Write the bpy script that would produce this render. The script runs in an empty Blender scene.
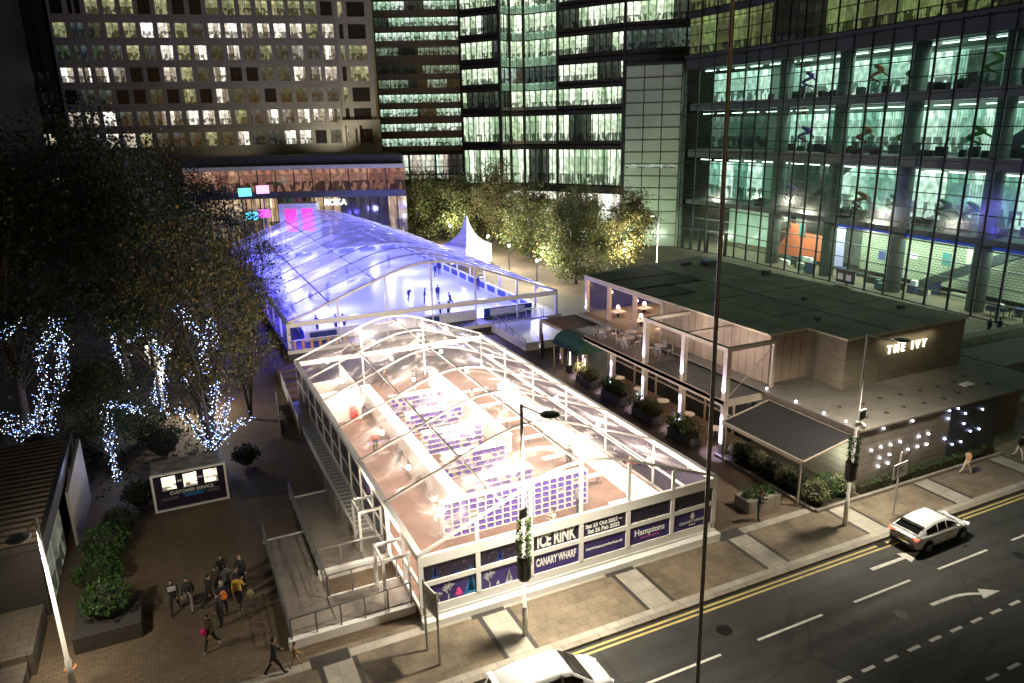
import bpy, bmesh, math, random
from mathutils import Vector, Matrix, Quaternion
R = math.radians; PI = math.pi
sc = bpy.context.scene; col = sc.collection
rnd = random.Random(7)
V = Vector

# ------------------------------------------------------------------ helpers
ORG = {}
class MB:
    """collects faces, builds ONE mesh object"""
    def __init__(s): s.v = []; s.f = []; s.m = []; s.uv = {}
    def face(s, pts, m=0, uv=None):
        i = len(s.v); s.v += [tuple(p) for p in pts]; s.f.append(tuple(range(i, i+len(pts)))); s.m.append(m)
        if uv: s.uv[len(s.f)-1] = uv
    def hexa(s, p, m=0):
        i = len(s.v); s.v += [tuple(q) for q in p]
        for f in ((0,3,2,1),(4,5,6,7),(0,1,5,4),(1,2,6,5),(2,3,7,6),(3,0,4,7)):
            s.f.append(tuple(i+k for k in f)); s.m.append(m)
    def box(s, x0,y0,z0,x1,y1,z1, m=0):
        s.hexa([(x0,y0,z0),(x1,y0,z0),(x1,y1,z0),(x0,y1,z0),(x0,y0,z1),(x1,y0,z1),(x1,y1,z1),(x0,y1,z1)], m)
    def obox(s, c, sx, sy, sz, rz=0, m=0):
        ca, sa = math.cos(rz), math.sin(rz); pts = []
        for dz in (0, sz):
            for dx, dy in ((-sx,-sy),(sx,-sy),(sx,sy),(-sx,sy)):
                dx, dy = dx/2, dy/2
                pts.append((c[0]+dx*ca-dy*sa, c[1]+dx*sa+dy*ca, c[2]+dz))
        s.hexa(pts, m)
    def bar(s, p, q, w, h=None, m=0, up=(0,0,1)):
        h = h or w; p = V(p); q = V(q); d = (q-p).normalized(); u = V(up)
        if abs(d.dot(u)) > .98: u = V((0,1,0))
        a = d.cross(u).normalized()*w/2; b = a.cross(d).normalized()*h/2
        s.hexa([p-a-b,p+a-b,p+a+b,p-a+b,q-a-b,q+a-b,q+a+b,q-a+b], m)
    def tube(s, pts, r, n=8, m=0, cap=True):
        pts = [V(p) for p in pts]; k = len(pts)
        if not isinstance(r, (list, tuple)): r = [r]*k
        i0 = len(s.v); a = None
        for j, p in enumerate(pts):
            d = (pts[min(j+1,k-1)]-pts[max(j-1,0)]).normalized()
            if a is None:
                a = d.cross(V((0,0,1)) if abs(d.z) < .9 else V((1,0,0))).normalized()
            else:
                a = (a - d*a.dot(d)).normalized()
            b = d.cross(a)
            for t in range(n):
                g = 2*PI*t/n; s.v.append(tuple(p+(a*math.cos(g)+b*math.sin(g))*r[j]))
        for j in range(k-1):
            for t in range(n):
                s.f.append((i0+j*n+t, i0+j*n+(t+1)%n, i0+(j+1)*n+(t+1)%n, i0+(j+1)*n+t)); s.m.append(m)
        if cap:
            s.f.append(tuple(i0+t for t in range(n-1,-1,-1))); s.m.append(m)
            s.f.append(tuple(i0+(k-1)*n+t for t in range(n))); s.m.append(m)
    def ell(s, c, rx, ry, rz, n=10, k=6, m=0, z0=-1, z1=1):
        i0 = len(s.v); a0, a1 = math.asin(z0), math.asin(z1)
        for j in range(k+1):
            a = a0+(a1-a0)*j/k
            for t in range(n):
                g = 2*PI*t/n
                s.v.append((c[0]+rx*math.cos(a)*math.cos(g), c[1]+ry*math.cos(a)*math.sin(g), c[2]+rz*math.sin(a)))
        for j in range(k):
            for t in range(n):
                s.f.append((i0+j*n+t, i0+j*n+(t+1)%n, i0+(j+1)*n+(t+1)%n, i0+(j+1)*n+t)); s.m.append(m)
    def prism(s, poly, z0, z1, m=0, mt=None):
        n = len(poly); i = len(s.v)
        s.v += [(p[0],p[1],z0) for p in poly]+[(p[0],p[1],z1) for p in poly]
        for t in range(n):
            s.f.append((i+t, i+(t+1)%n, i+n+(t+1)%n, i+n+t)); s.m.append(m)
        s.f.append(tuple(i+t for t in range(n-1,-1,-1))); s.m.append(m)
        s.f.append(tuple(i+n+t for t in range(n))); s.m.append(m if mt is None else mt)
    def leaf(s, c, size, r, m=0, flat=0):
        n = V((r.gauss(0,1), r.gauss(0,1), r.gauss(0,1)+flat)).normalized()
        a = n.orthogonal().normalized(); a.rotate(Quaternion(n, r.random()*6.28)); b = n.cross(a)
        l = size*(.7+.6*r.random()); w = l*.62; c = V(c)
        s.face([c-a*l*.5, c+b*w*.5+a*l*.05+n*l*.08, c+a*l*.5, c-b*w*.5+a*l*.05+n*l*.08], m)
    def build(s, name, mats, parent=None, smooth=False, org=None):
        me = bpy.data.meshes.new(name); o = bpy.data.objects.new(name, me); col.objects.link(o)
        if parent is not None:
            o.parent = parent; org = ORG.get(parent.name, V((0,0,0)))
            ORG[o.name] = org
        else:
            org = V(org or (0,0,0)); o.location = org; ORG[o.name] = org
        me.from_pydata([(x-org[0], y-org[1], z-org[2]) for x,y,z in s.v], [], s.f)
        if not isinstance(mats, (list, tuple)): mats = [mats]
        for m in mats: me.materials.append(m)
        me.polygons.foreach_set('material_index', s.m)
        if s.uv:
            ul = me.uv_layers.new(name='UVMap')
            for fi, uvs in s.uv.items():
                for li, c in zip(me.polygons[fi].loop_indices, uvs): ul.data[li].uv = c
        if smooth: me.polygons.foreach_set('use_smooth', [True]*len(me.polygons))
        me.update()
        return o

def tag(o, label=None, cat=None, group=None, kind=None):
    if label: o['label'] = label
    if cat: o['category'] = cat
    if group: o['group'] = group
    if kind: o['kind'] = kind
    return o
def thing(name, label, cat, loc=(0,0,0), group=None):
    o = bpy.data.objects.new(name, None); col.objects.link(o); o.location = loc
    o.empty_display_size = .2
    ORG[o.name] = V(loc); return tag(o, label, cat, group)
def copy_tree(o, loc=None, rz=None, scale=None, parent=None):
    c = o.copy(); col.objects.link(c)
    if parent is not None: c.parent = parent
    if loc is not None: c.location = loc
    if rz is not None: c.rotation_euler = (0,0,rz)
    if scale is not None: c.scale = (scale,)*3 if not isinstance(scale, tuple) else scale
    for ch in list(o.children): copy_tree(ch, parent=c)
    return c
class Fr:
    """facade frame: s along, o outward, z up"""
    def __init__(f, p, q):
        f.p = V((p[0],p[1],0)); d = V((q[0]-p[0], q[1]-p[1], 0)); f.L = d.length; f.t = d/f.L; f.n = V((f.t.y,-f.t.x,0))
    def pt(f, s, o, z): r = f.p+f.t*s+f.n*o; return (r.x, r.y, z)
    def box(f, mb, s0,s1,o0,o1,z0,z1, m=0):
        mb.hexa([f.pt(s0,o0,z0),f.pt(s0,o1,z0),f.pt(s1,o1,z0),f.pt(s1,o0,z0),f.pt(s0,o0,z1),f.pt(s0,o1,z1),f.pt(s1,o1,z1),f.pt(s1,o0,z1)], m)
    def quad(f, mb, s0,s1,o,z0,z1, m=0, u0=0):
        mb.face([f.pt(s0,o,z0),f.pt(s1,o,z0),f.pt(s1,o,z1),f.pt(s0,o,z1)], m, [(u0+s0,0),(u0+s1,0),(u0+s1,1),(u0+s0,1)])
def text(body, size, loc, rot, m, parent, xs=1., bold=0., name='lettering', align='CENTER', ext=.006, space=1.):
    cu = bpy.data.curves.new(name, 'FONT'); cu.body = body; cu.size = size; cu.extrude = ext; cu.offset = bold
    cu.align_x = align; cu.align_y = 'CENTER'; cu.resolution_u = 3; cu.materials.append(m)
    cu.space_character = space
    t_ = bpy.data.objects.new(name, cu); col.objects.link(t_); bpy.context.view_layer.update()
    me = bpy.data.meshes.new_from_object(t_.evaluated_get(bpy.context.evaluated_depsgraph_get())); bpy.data.objects.remove(t_); bpy.data.curves.remove(cu)
    o = bpy.data.objects.new(name, me); col.objects.link(o); o.parent = parent; ORG[o.name] = ORG.get(parent.name, V((0,0,0)))
    o.location = V(loc)-ORG.get(parent.name, V((0,0,0))); o.rotation_euler = rot; o.scale = (xs,1,1)
    return o

# ------------------------------------------------------------------ materials
def nodes(name):
    m = bpy.data.materials.new(name); m.use_nodes = True; nt = m.node_tree
    return m, nt, nt.nodes, nt.links, nt.nodes['Principled BSDF']
def math_(nt, op, a, b=None, clamp=False):
    n = nt.nodes.new('ShaderNodeMath'); n.operation = op; n.use_clamp = clamp
    for i, x in enumerate((a, b)):
        if x is None: continue
        if isinstance(x, (int, float)): n.inputs[i].default_value = x
        else: nt.links.new(x, n.inputs[i])
    return n.outputs[0]
def pm(name, c, rough=.6, metal=0., var=.15, scale=3., bump=0., spec=.5, fine=0.):
    m, nt, N, L, b = nodes(name)
    b.inputs['Roughness'].default_value = rough; b.inputs['Metallic'].default_value = metal
    b.inputs['Specular IOR Level'].default_value = spec
    tc = N.new('ShaderNodeTexCoord'); no = N.new('ShaderNodeTexNoise'); no.inputs['Scale'].default_value = scale
    no.inputs['Detail'].default_value = 6; no.inputs['Roughness'].default_value = .65
    L.new(tc.outputs['Object'], no.inputs['Vector'])
    r = N.new('ShaderNodeValToRGB'); r.color_ramp.elements[0].position = .3; r.color_ramp.elements[1].position = .72
    r.color_ramp.elements[0].color = (*[x*(1-var) for x in c],1); r.color_ramp.elements[1].color = (*[min(1,x*(1+var)) for x in c],1)
    L.new(no.outputs['Fac'], r.inputs[0]); L.new(r.outputs[0], b.inputs['Base Color'])
    if bump:
        n2 = N.new('ShaderNodeTexNoise'); n2.inputs['Scale'].default_value = scale*6; n2.inputs['Detail'].default_value = 4
        L.new(tc.outputs['Object'], n2.inputs['Vector'])
        bp = N.new('ShaderNodeBump'); bp.inputs['Strength'].default_value = bump; bp.inputs['Distance'].default_value = .02
        L.new(n2.outputs['Fac'], bp.inputs['Height']); L.new(bp.outputs[0], b.inputs['Normal'])
    return m
def em(name, c, s, sample=False):
    m, nt, N, L, b = nodes(name)
    b.inputs['Base Color'].default_value = (*c,1); b.inputs['Emission Color'].default_value = (*c,1); b.inputs['Emission Strength'].default_value = s
    if not sample: m.cycles.emission_sampling = 'NONE'
    return m
def brick_mat(name, c1, c2, mortar, bw, bh, rough=.75, msize=.015, off=.5, bump=.3, dirt=.35, dscale=.25, flat=True, axis='x'):
    m, nt, N, L, b = nodes(name); b.inputs['Roughness'].default_value = rough
    tc = N.new('ShaderNodeTexCoord'); br = N.new('ShaderNodeTexBrick')
    br.inputs['Color1'].default_value = (*c1,1); br.inputs['Color2'].default_value = (*c2,1); br.inputs['Mortar'].default_value = (*mortar,1)
    br.inputs['Scale'].default_value = 1; br.inputs['Brick Width'].default_value = bw; br.inputs['Row Height'].default_value = bh
    br.inputs['Mortar Size'].default_value = msize; br.offset = off; br.inputs['Bias'].default_value = 0
    src = tc.outputs['Object']
    if not flat:
        sx = N.new('ShaderNodeSeparateXYZ'); cx = N.new('ShaderNodeCombineXYZ'); L.new(src, sx.inputs[0]); L.new(sx.outputs[0 if axis == 'x' else 1], cx.inputs[0]); L.new(sx.outputs[2], cx.inputs[1]); src = cx.outputs[0]
    L.new(src, br.inputs['Vector'])
    no = N.new('ShaderNodeTexNoise'); no.inputs['Scale'].default_value = dscale; no.inputs['Detail'].default_value = 8; no.inputs['Roughness'].default_value = .7
    L.new(tc.outputs['Object'], no.inputs['Vector'])
    mx = N.new('ShaderNodeMix'); mx.data_type = 'RGBA'; mx.blend_type = 'MULTIPLY'; mx.inputs[0].default_value = 1
    rr = N.new('ShaderNodeValToRGB'); rr.color_ramp.elements[0].position = .3; rr.color_ramp.elements[1].position = .7
    rr.color_ramp.elements[0].color = (1-dirt,)*3+(1,); rr.color_ramp.elements[1].color = (1.1,)*3+(1,)
    L.new(no.outputs['Fac'], rr.inputs[0]); L.new(br.outputs['Color'], mx.inputs[6]); L.new(rr.outputs[0], mx.inputs[7])
    L.new(mx.outputs[2], b.inputs['Base Color'])
    bp = N.new('ShaderNodeBump'); bp.inputs['Strength'].default_value = bump; bp.inputs['Distance'].default_value = .02; bp.invert = True
    L.new(br.outputs['Fac'], bp.inputs['Height']); L.new(bp.outputs[0], b.inputs['Normal'])
    return m
def win_mat(name, c, strength, cell=1.5, lit=.9, blind=.3, c2=None, dark=.05, lo=.45, seed=0., furn=.35):
    """lit office window: per-cell brightness, ceiling lamps, blinds, dark furniture at the bottom"""
    m, nt, N, L, b = nodes(name); m.cycles.emission_sampling = 'NONE'
    b.inputs['Base Color'].default_value = (.02,.025,.025,1); b.inputs['Roughness'].default_value = .08
    uv = N.new('ShaderNodeUVMap'); sp = N.new('ShaderNodeSeparateXYZ'); L.new(uv.outputs[0], sp.inputs[0])
    u, v = sp.outputs[0], sp.outputs[1]
    M = lambda op, a, b_=None, cl=False: math_(nt, op, a, b_, cl)
    def wn(x):
        w = N.new('ShaderNodeTexWhiteNoise'); w.noise_dimensions = '1D'; L.new(x, w.inputs['W']); return w
    ci = M('FLOOR', M('DIVIDE', u, cell)); w1 = wn(M('ADD', ci, 17.3+seed)); w2 = wn(M('ADD', M('FLOOR', M('DIVIDE', u, cell*3.7)), 91.7+seed))
    on = M('LESS_THAN', w2.outputs['Value'], lit)
    br = M('ADD', M('MULTIPLY', w1.outputs['Value'], 1-lo), lo)
    cb = N.new('ShaderNodeCombineXYZ'); L.new(M('MULTIPLY', u, 1.3), cb.inputs[0]); L.new(M('MULTIPLY', v, 5), cb.inputs[1])
    no = N.new('ShaderNodeTexNoise'); no.inputs['Scale'].default_value = 1.1; no.inputs['Detail'].default_value = 2.5; L.new(cb.outputs[0], no.inputs['Vector'])
    tex = M('ADD', M('MULTIPLY', M('POWER', no.outputs['Fac'], 1.6), 2.1), .3)
    # furniture / people: dark blocks low down
    cb2 = N.new('ShaderNodeCombineXYZ'); L.new(M('MULTIPLY', u, 2.2), cb2.inputs[0]); L.new(M('MULTIPLY', v, 3), cb2.inputs[1])
    vo = N.new('ShaderNodeTexVoronoi'); vo.distance = 'CHEBYCHEV'; vo.inputs['Scale'].default_value = 1.; L.new(cb2.outputs[0], vo.inputs['Vector'])
    sv = N.new('ShaderNodeSeparateColor'); L.new(vo.outputs['Color'], sv.inputs[0])
    fdark = M('MULTIPLY', M('LESS_THAN', v, furn), M('GREATER_THAN', sv.outputs[0], .42))
    tex = M('MULTIPLY', tex, M('SUBTRACT', 1, M('MULTIPLY', fdark, .8)))
    # ceiling lamp strips
    st = M('MULTIPLY', M('GREATER_THAN', v, .8), M('GREATER_THAN', M('FRACT', M('MULTIPLY', M('ADD', u, v), .62)), .45))
    tex = M('ADD', tex, M('MULTIPLY', st, .9))
    # blinds: some cells have fine vertical slats
    sl = M('ADD', M('MULTIPLY', M('GREATER_THAN', M('FRACT', M('MULTIPLY', u, 2.6)), .3), .45), .55)
    w3 = wn(M('ADD', ci, 203.9+seed)); bl = M('LESS_THAN', w3.outputs['Value'], blind)
    tex = M('MULTIPLY', tex, M('SUBTRACT', 1, M('MULTIPLY', bl, M('SUBTRACT', 1, sl))))
    e = M('MULTIPLY', M('MULTIPLY', br, tex), M('ADD', M('MULTIPLY', on, 1-dark), dark))
    mx = N.new('ShaderNodeMix'); mx.data_type = 'RGBA'; mx.inputs[6].default_value = (*c,1); mx.inputs[7].default_value = (*(c2 or c),1)
    L.new(w1.outputs['Value'], mx.inputs[0]); L.new(mx.outputs[2], b.inputs['Emission Color'])
    L.new(M('MULTIPLY', e, strength), b.inputs['Emission Strength'])
    return m
def clear_mat(name, tint, milky=.1, gloss=.1, mcol=(.9,.9,.9), wave=.0, wscale=1., glare_streak=1.1):
    """clear or slightly milky sheet: transparent + translucent/diffuse + a little gloss"""
    m, nt, N, L, b = nodes(name); out = N['Material Output']; N.remove(b)
    t = N.new('ShaderNodeBsdfTransparent'); t.inputs[0].default_value = (*tint,1)
    tl = N.new('ShaderNodeBsdfTranslucent'); tl.inputs[0].default_value = (*mcol,1)
    df = N.new('ShaderNodeBsdfDiffuse'); df.inputs[0].default_value = (*mcol,1)
    a = N.new('ShaderNodeMixShader'); a.inputs[0].default_value = .3; L.new(tl.outputs[0], a.inputs[1]); L.new(df.outputs[0], a.inputs[2])
    g = N.new('ShaderNodeBsdfGlossy'); g.inputs['Roughness'].default_value = .12
    mk = N.new('ShaderNodeMixShader'); L.new(t.outputs[0], mk.inputs[1]); L.new(a.outputs[0], mk.inputs[2])
    m2 = N.new('ShaderNodeMixShader'); L.new(mk.outputs[0], m2.inputs[1]); L.new(g.outputs[0], m2.inputs[2])
    mk.inputs[0].default_value = milky; m2.inputs[0].default_value = gloss
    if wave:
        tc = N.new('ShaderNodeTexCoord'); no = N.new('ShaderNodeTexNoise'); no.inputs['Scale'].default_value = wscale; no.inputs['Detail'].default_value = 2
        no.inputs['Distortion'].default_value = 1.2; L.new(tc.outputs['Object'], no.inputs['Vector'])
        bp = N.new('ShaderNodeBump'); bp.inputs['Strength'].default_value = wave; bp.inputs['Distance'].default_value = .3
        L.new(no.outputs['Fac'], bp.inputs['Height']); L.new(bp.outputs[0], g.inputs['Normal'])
        # painted glare: the sheet turns milkier in streaks along the noise peaks
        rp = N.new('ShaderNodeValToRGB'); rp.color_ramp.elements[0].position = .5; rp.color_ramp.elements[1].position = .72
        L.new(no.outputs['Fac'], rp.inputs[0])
        L.new(math_(nt, 'ADD', math_(nt, 'MULTIPLY', rp.outputs[0], milky*glare_streak), milky*.6), mk.inputs[0])
    L.new(m2.outputs[0], out.inputs[0]); return m
def leaf_mat(name, c, tr=.35):
    m, nt, N, L, b = nodes(name); b.inputs['Roughness'].default_value = .5
    g = N.new('ShaderNodeNewGeometry'); r = N.new('ShaderNodeValToRGB')
    r.color_ramp.elements[0].color = (*[x*.55 for x in c],1); r.color_ramp.elements[1].color = (*[x*1.5 for x in c],1)
    L.new(g.outputs['Random Per Island'], r.inputs[0]); L.new(r.outputs[0], b.inputs['Base Color'])
    out = N['Material Output']; tl = N.new('ShaderNodeBsdfTranslucent'); L.new(r.outputs[0], tl.inputs[0])
    mx = N.new('ShaderNodeMixShader'); mx.inputs[0].default_value = tr; L.new(b.outputs[0], mx.inputs[1]); L.new(tl.outputs[0], mx.inputs[2]); L.new(mx.outputs[0], out.inputs[0])
    return m

WHITE = pm('white_paint', (.78,.77,.74), .4, var=.05, scale=2)
WHITE2 = pm('white_aluminium', (.72,.72,.7), .35, var=.06, scale=2)
STEEL = pm('galvanised_steel', (.42,.42,.41), .4, .7, .15, 5)
DARK = pm('dark_metal', (.03,.032,.034), .4, .3, .2, 3)
BLACK = pm('black_plastic', (.012,.012,.013), .4, 0, .1, 3)
GREYM = pm('grey_metal', (.2,.2,.2), .4, .4, .15, 4)
ASPH = pm('asphalt', (.035,.034,.033), .8, 0, .3, .5, .25)
def worn_asphalt(m):
    nt = m.node_tree; N = nt.nodes; L = nt.links; b = N['Principled BSDF']; old = b.inputs['Base Color'].links[0].from_socket
    tc = N.new('ShaderNodeTexCoord'); mp = N.new('ShaderNodeMapping'); mp.inputs['Scale'].default_value = (.05,.9,1); L.new(tc.outputs['Object'], mp.inputs[0])
    a = N.new('ShaderNodeTexNoise'); a.inputs['Scale'].default_value = 1.; a.inputs['Detail'].default_value = 5; L.new(mp.outputs[0], a.inputs[0])
    c = N.new('ShaderNodeTexNoise'); c.inputs['Scale'].default_value = 9.; c.inputs['Detail'].default_value = 3; L.new(tc.outputs['Object'], c.inputs[0])
    v = N.new('ShaderNodeTexVoronoi'); v.feature = 'DISTANCE_TO_EDGE'; v.inputs['Scale'].default_value = .16; L.new(tc.outputs['Object'], v.inputs[0])
    k = math_(nt, 'MULTIPLY', math_(nt, 'ADD', math_(nt, 'MULTIPLY', a.outputs['Fac'], 1.5), .25), math_(nt, 'ADD', math_(nt, 'MULTIPLY', c.outputs['Fac'], .9), .55))
    k = math_(nt, 'MULTIPLY', k, math_(nt, 'ADD', math_(nt, 'MULTIPLY', math_(nt, 'GREATER_THAN', v.outputs['Distance'], .012), .3), .7))
    mx = N.new('ShaderNodeMix'); mx.data_type = 'RGBA'; mx.blend_type = 'MULTIPLY'; mx.inputs[0].default_value = 1
    L.new(old, mx.inputs[6]); L.new(k, mx.inputs[7]); L.new(mx.outputs[2], b.inputs['Base Color'])
    r = math_(nt, 'SUBTRACT', .95, math_(nt, 'MULTIPLY', a.outputs['Fac'], .55)); L.new(r, b.inputs['Roughness'])
worn_asphalt(ASPH)
PLAZA = brick_mat('plaza_setts', (.2,.14,.088), (.15,.105,.066), (.08,.06,.04), .3, .15, dirt=.5, dscale=.18)
PAVE = brick_mat('pavement_stone', (.25,.2,.14), (.21,.165,.115), (.15,.12,.085), .52, .5, dirt=.6, dscale=.55, msize=.012, off=.35)
PALE = brick_mat('pale_granite', (.42,.39,.33), (.36,.33,.28), (.2,.18,.15), .65, .9, dirt=.3, dscale=1., msize=.01, off=0)
DGRAN = pm('dark_granite', (.05,.045,.04), .55, 0, .3, 6)
KERB = brick_mat('kerb_granite', (.33,.3,.25), (.28,.25,.21), (.12,.1,.08), .9, 2., dirt=.35, dscale=.6)
YEL = pm('yellow_road_paint', (.55,.44,.16), .6, 0, .25, 3)
RWH = pm('white_road_paint', (.62,.61,.56), .6, 0, .25, 3)
BARK = pm('bark', (.07,.055,.04), .9, 0, .35, 5, .4)
LEAFD = leaf_mat('leaf_dark_green', (.024,.04,.015))
LEAFG = leaf_mat('leaf_green', (.09,.115,.035))
LEAFY = leaf_mat('leaf_autumn', (.2,.145,.045))
LEAFS = leaf_mat('leaf_silver_green', (.25,.27,.14))
LEAFR = leaf_mat('leaf_row_green', (.115,.14,.045))
LEAFB = leaf_mat('leaf_bush', (.045,.1,.02))
SOIL = pm('soil', (.04,.03,.02), .95, 0, .3, 5)

# ------------------------------------------------------------------ world, moon, camera
w = bpy.data.worlds.new('World'); sc.world = w; w.use_nodes = True
nt = w.node_tree; bg = nt.nodes['Background']
sky = nt.nodes.new('ShaderNodeTexSky'); sky.sky_type = 'NISHITA'; sky.sun_disc = False
sky.sun_elevation = R(6); sky.sun_rotation = R(200); 
tint = nt.nodes.new('ShaderNodeMix'); tint.data_type = 'RGBA'; tint.blend_type = 'MULTIPLY'; tint.inputs[0].default_value = 1; tint.inputs[7].default_value = (1,.9,.7,1)
nt.links.new(sky.outputs[0], tint.inputs[6]); nt.links.new(tint.outputs[2], bg.inputs[0]); bg.inputs[1].default_value = .0105
ml = bpy.data.lights.new('moon', 'SUN'); ml.energy = .012; ml.angle = R(.5); ml.color = (1,.93,.82)
mo = bpy.data.objects.new('moon', ml); col.objects.link(mo); mo.rotation_euler = (R(50), 0, R(-20))
cam = bpy.data.cameras.new('camera'); co = bpy.data.objects.new('camera', cam); col.objects.link(co); sc.camera = co
cam.sensor_fit = 'HORIZONTAL'; cam.sensor_width = 36; cam.lens = 732.93*36/1024; cam.clip_end = 2000; cam.clip_start = .2
pi_, ro_, ya_ = R(16.35024), R(-1.10875), R(25.01815)
fw = V((math.sin(ya_)*math.cos(pi_), math.cos(ya_)*math.cos(pi_), -math.sin(pi_))); rt = V((math.cos(ya_), -math.sin(ya_), 0)); up = rt.cross(fw)
X = rt*math.cos(ro_)+up*math.sin(ro_); Y = -rt*math.sin(ro_)+up*math.cos(ro_)
mm = Matrix((X, Y, -fw)).transposed().to_4x4(); mm.translation = V((0,0,21)); co.matrix_world = mm
sc.view_settings.view_transform = 'Standard'; sc.view_settings.look = 'None'; sc.view_settings.exposure = .75; sc.view_settings.gamma = 1
cy = sc.cycles; cy.use_denoising = True; cy.max_bounces = 5; cy.diffuse_bounces = 2; cy.glossy_bounces = 2; cy.transparent_max_bounces = 24
cy.transmission_bounces = 2; cy.sample_clamp_indirect = 3; cy.sample_clamp_direct = 0; cy.caustics_reflective = False; cy.caustics_refractive = False
cy.use_light_tree = True
def lamp(kind, loc, energy, c=(1,.9,.75), r=.15, name='lamp_light', aim=None, spot=None, size=None, rz=None):
    l = bpy.data.lights.new(name, kind); l.energy = energy; l.color = c
    if kind == 'AREA':
        l.shape = 'RECTANGLE'; l.size, l.size_y = size
    else: l.shadow_soft_size = r
    if kind == 'SPOT': l.spot_size = R(spot); l.spot_blend = .6
    o = bpy.data.objects.new(name, l); col.objects.link(o); o.location = loc
    if aim is not None: o.rotation_euler = (V(aim)-V(loc)).to_track_quat('-Z', 'Y').to_euler()
    if rz is not None: o.rotation_euler = (0,0,rz)
    return o

# ------------------------------------------------------------------ ground, road, pavement
def sheet(name, x0,y0,x1,y1,z, m, kind='structure'):
    b = MB(); b.face([(x0,y0,z),(x1,y0,z),(x1,y1,z),(x0,y1,z)]); o = b.build(name, m); tag(o, kind=kind); return o
sheet('ground', -900,-600,900,1200,-.2, pm('city_ground', (.05,.045,.04), .9))
b = MB(); b.box(-120,12.6,-.19,220,22.45,-.12); tag(b.build('road', ASPH), kind='structure')
b = MB(); b.box(-120,-8,-.19,220,12.6,.0); tag(b.build('near_pavement', PAVE), kind='structure')
b = MB(); b.box(-150,26.95,-.19,260,420,0); tag(b.build('plaza', PLAZA), kind='structure')
b = MB(); b.box(-120,22.75,-.19,220,26.95,.002); tag(b.build('pavement', PAVE), kind='structure')
b = MB(); b.box(-120,22.45,-.19,220,22.75,.01); tag(b.build('kerb', KERB), kind='structure')
b = MB()
for k in range(-3, 14):
    x = 10.25+7.03*k
    b.box(x+.14,23.1,0,x+1.32,26.1,.006)
b.box(-60,26.12,0,31,26.6,.005); b.box(-60,22.76,0,90,23.08,.006)
tag(b.build('pale_paving_bands', PALE), kind='structure')
b = MB()
for k in range(-3, 14):
    x = 10.25+7.03*k
    b.box(x-.08,23.1,0,x+.12,26.1,.007); b.box(x+1.34,23.1,0,x+1.54,26.1,.007); b.box(x-.3,26.0,0,x+1.3,26.75,.009)
tag(b.build('dark_paving_bands', DGRAN), kind='structure')
# a smoother dark tarmac path behind the kiosk
b = MB(); b.prism([(1.8,42.5),(7,41.5),(7.6,47),(6.2,51),(4.5,50.8),(3.2,47.5),(2.6,45.2),(-.5,45.6),(-.5,45.2),(1.6,44.6)], 0, .006)
tag(b.build('path', pm('tarmac_path', (.07,.055,.05), .8, 0, .25, 1)), kind='structure')
RZ = -.116
b = MB(); b.box(-120,22.17,-.12,220,22.29,RZ); b.box(-120,21.9,-.12,220,22.02,RZ)
tag(b.build('double_yellow_line', YEL), kind='structure')
for i,(x,y,r_) in enumerate(((31.25,22.2,0),(19.5,20.6,.35),(27.2,17.9,.32),(36.5,18.4,.35),(23.6,14.9,.35))):
    b = MB()
    if r_: b.tube([(x,y,-.121),(x,y,-.113)], r_, 20)
    else: b.box(x-.35,y-.2,-.121,x+.35,y+.2,-.112)
    tag(b.build('manhole_cover' if r_ else 'drain_cover', pm('cast_iron', (.025,.024,.023), .45, .6, .3, 20), org=(x,y,-.12)), ['dark kerbside drain just behind the white hatchback','round iron cover in the lane next to the marquee pavement','round iron cover just left of the curved road arrow','round iron cover between the curved arrow and the white hatchback','round iron cover on the far side of the dotted line'][i], 'drain cover')
b = MB()
for k in range(-8, 16):
    x = 14.6+5.73*k; b.box(x,19.41,-.12,x+3.75,19.53,RZ)
for k in range(-30, 60):
    x = 21.35+1.34*k; b.box(x,16.12,-.12,x+.7,16.27,RZ); b.box(x-.1,13.66,-.12,x+.62,13.8,RZ)
tag(b.build('lane_dashes', RWH), kind='structure')
b = MB()
ctr = [(28.95,17.78),(29.8,17.76),(30.5,17.72),(31.0,17.62),(31.4,17.48),(31.75,17.3)]
for (xa,ya),(xb,yb) in zip(ctr,ctr[1:]): b.face([(xa,ya-.09,RZ),(xb,yb-.09,RZ),(xb,yb+.09,RZ),(xa,ya+.09,RZ)])
b.face([(31.5,17.02,RZ),(32.75,17.05,RZ),(31.95,17.62,RZ)])
b.face([(28.9,21.0,RZ),(28.9,20.8,RZ),(31.2,20.78,RZ),(31.2,20.98,RZ)]); b.face([(31.2,20.45,RZ),(32.4,20.9,RZ),(31.2,21.3,RZ)])
tag(b.build('road_arrows', RWH), kind='structure')
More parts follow.
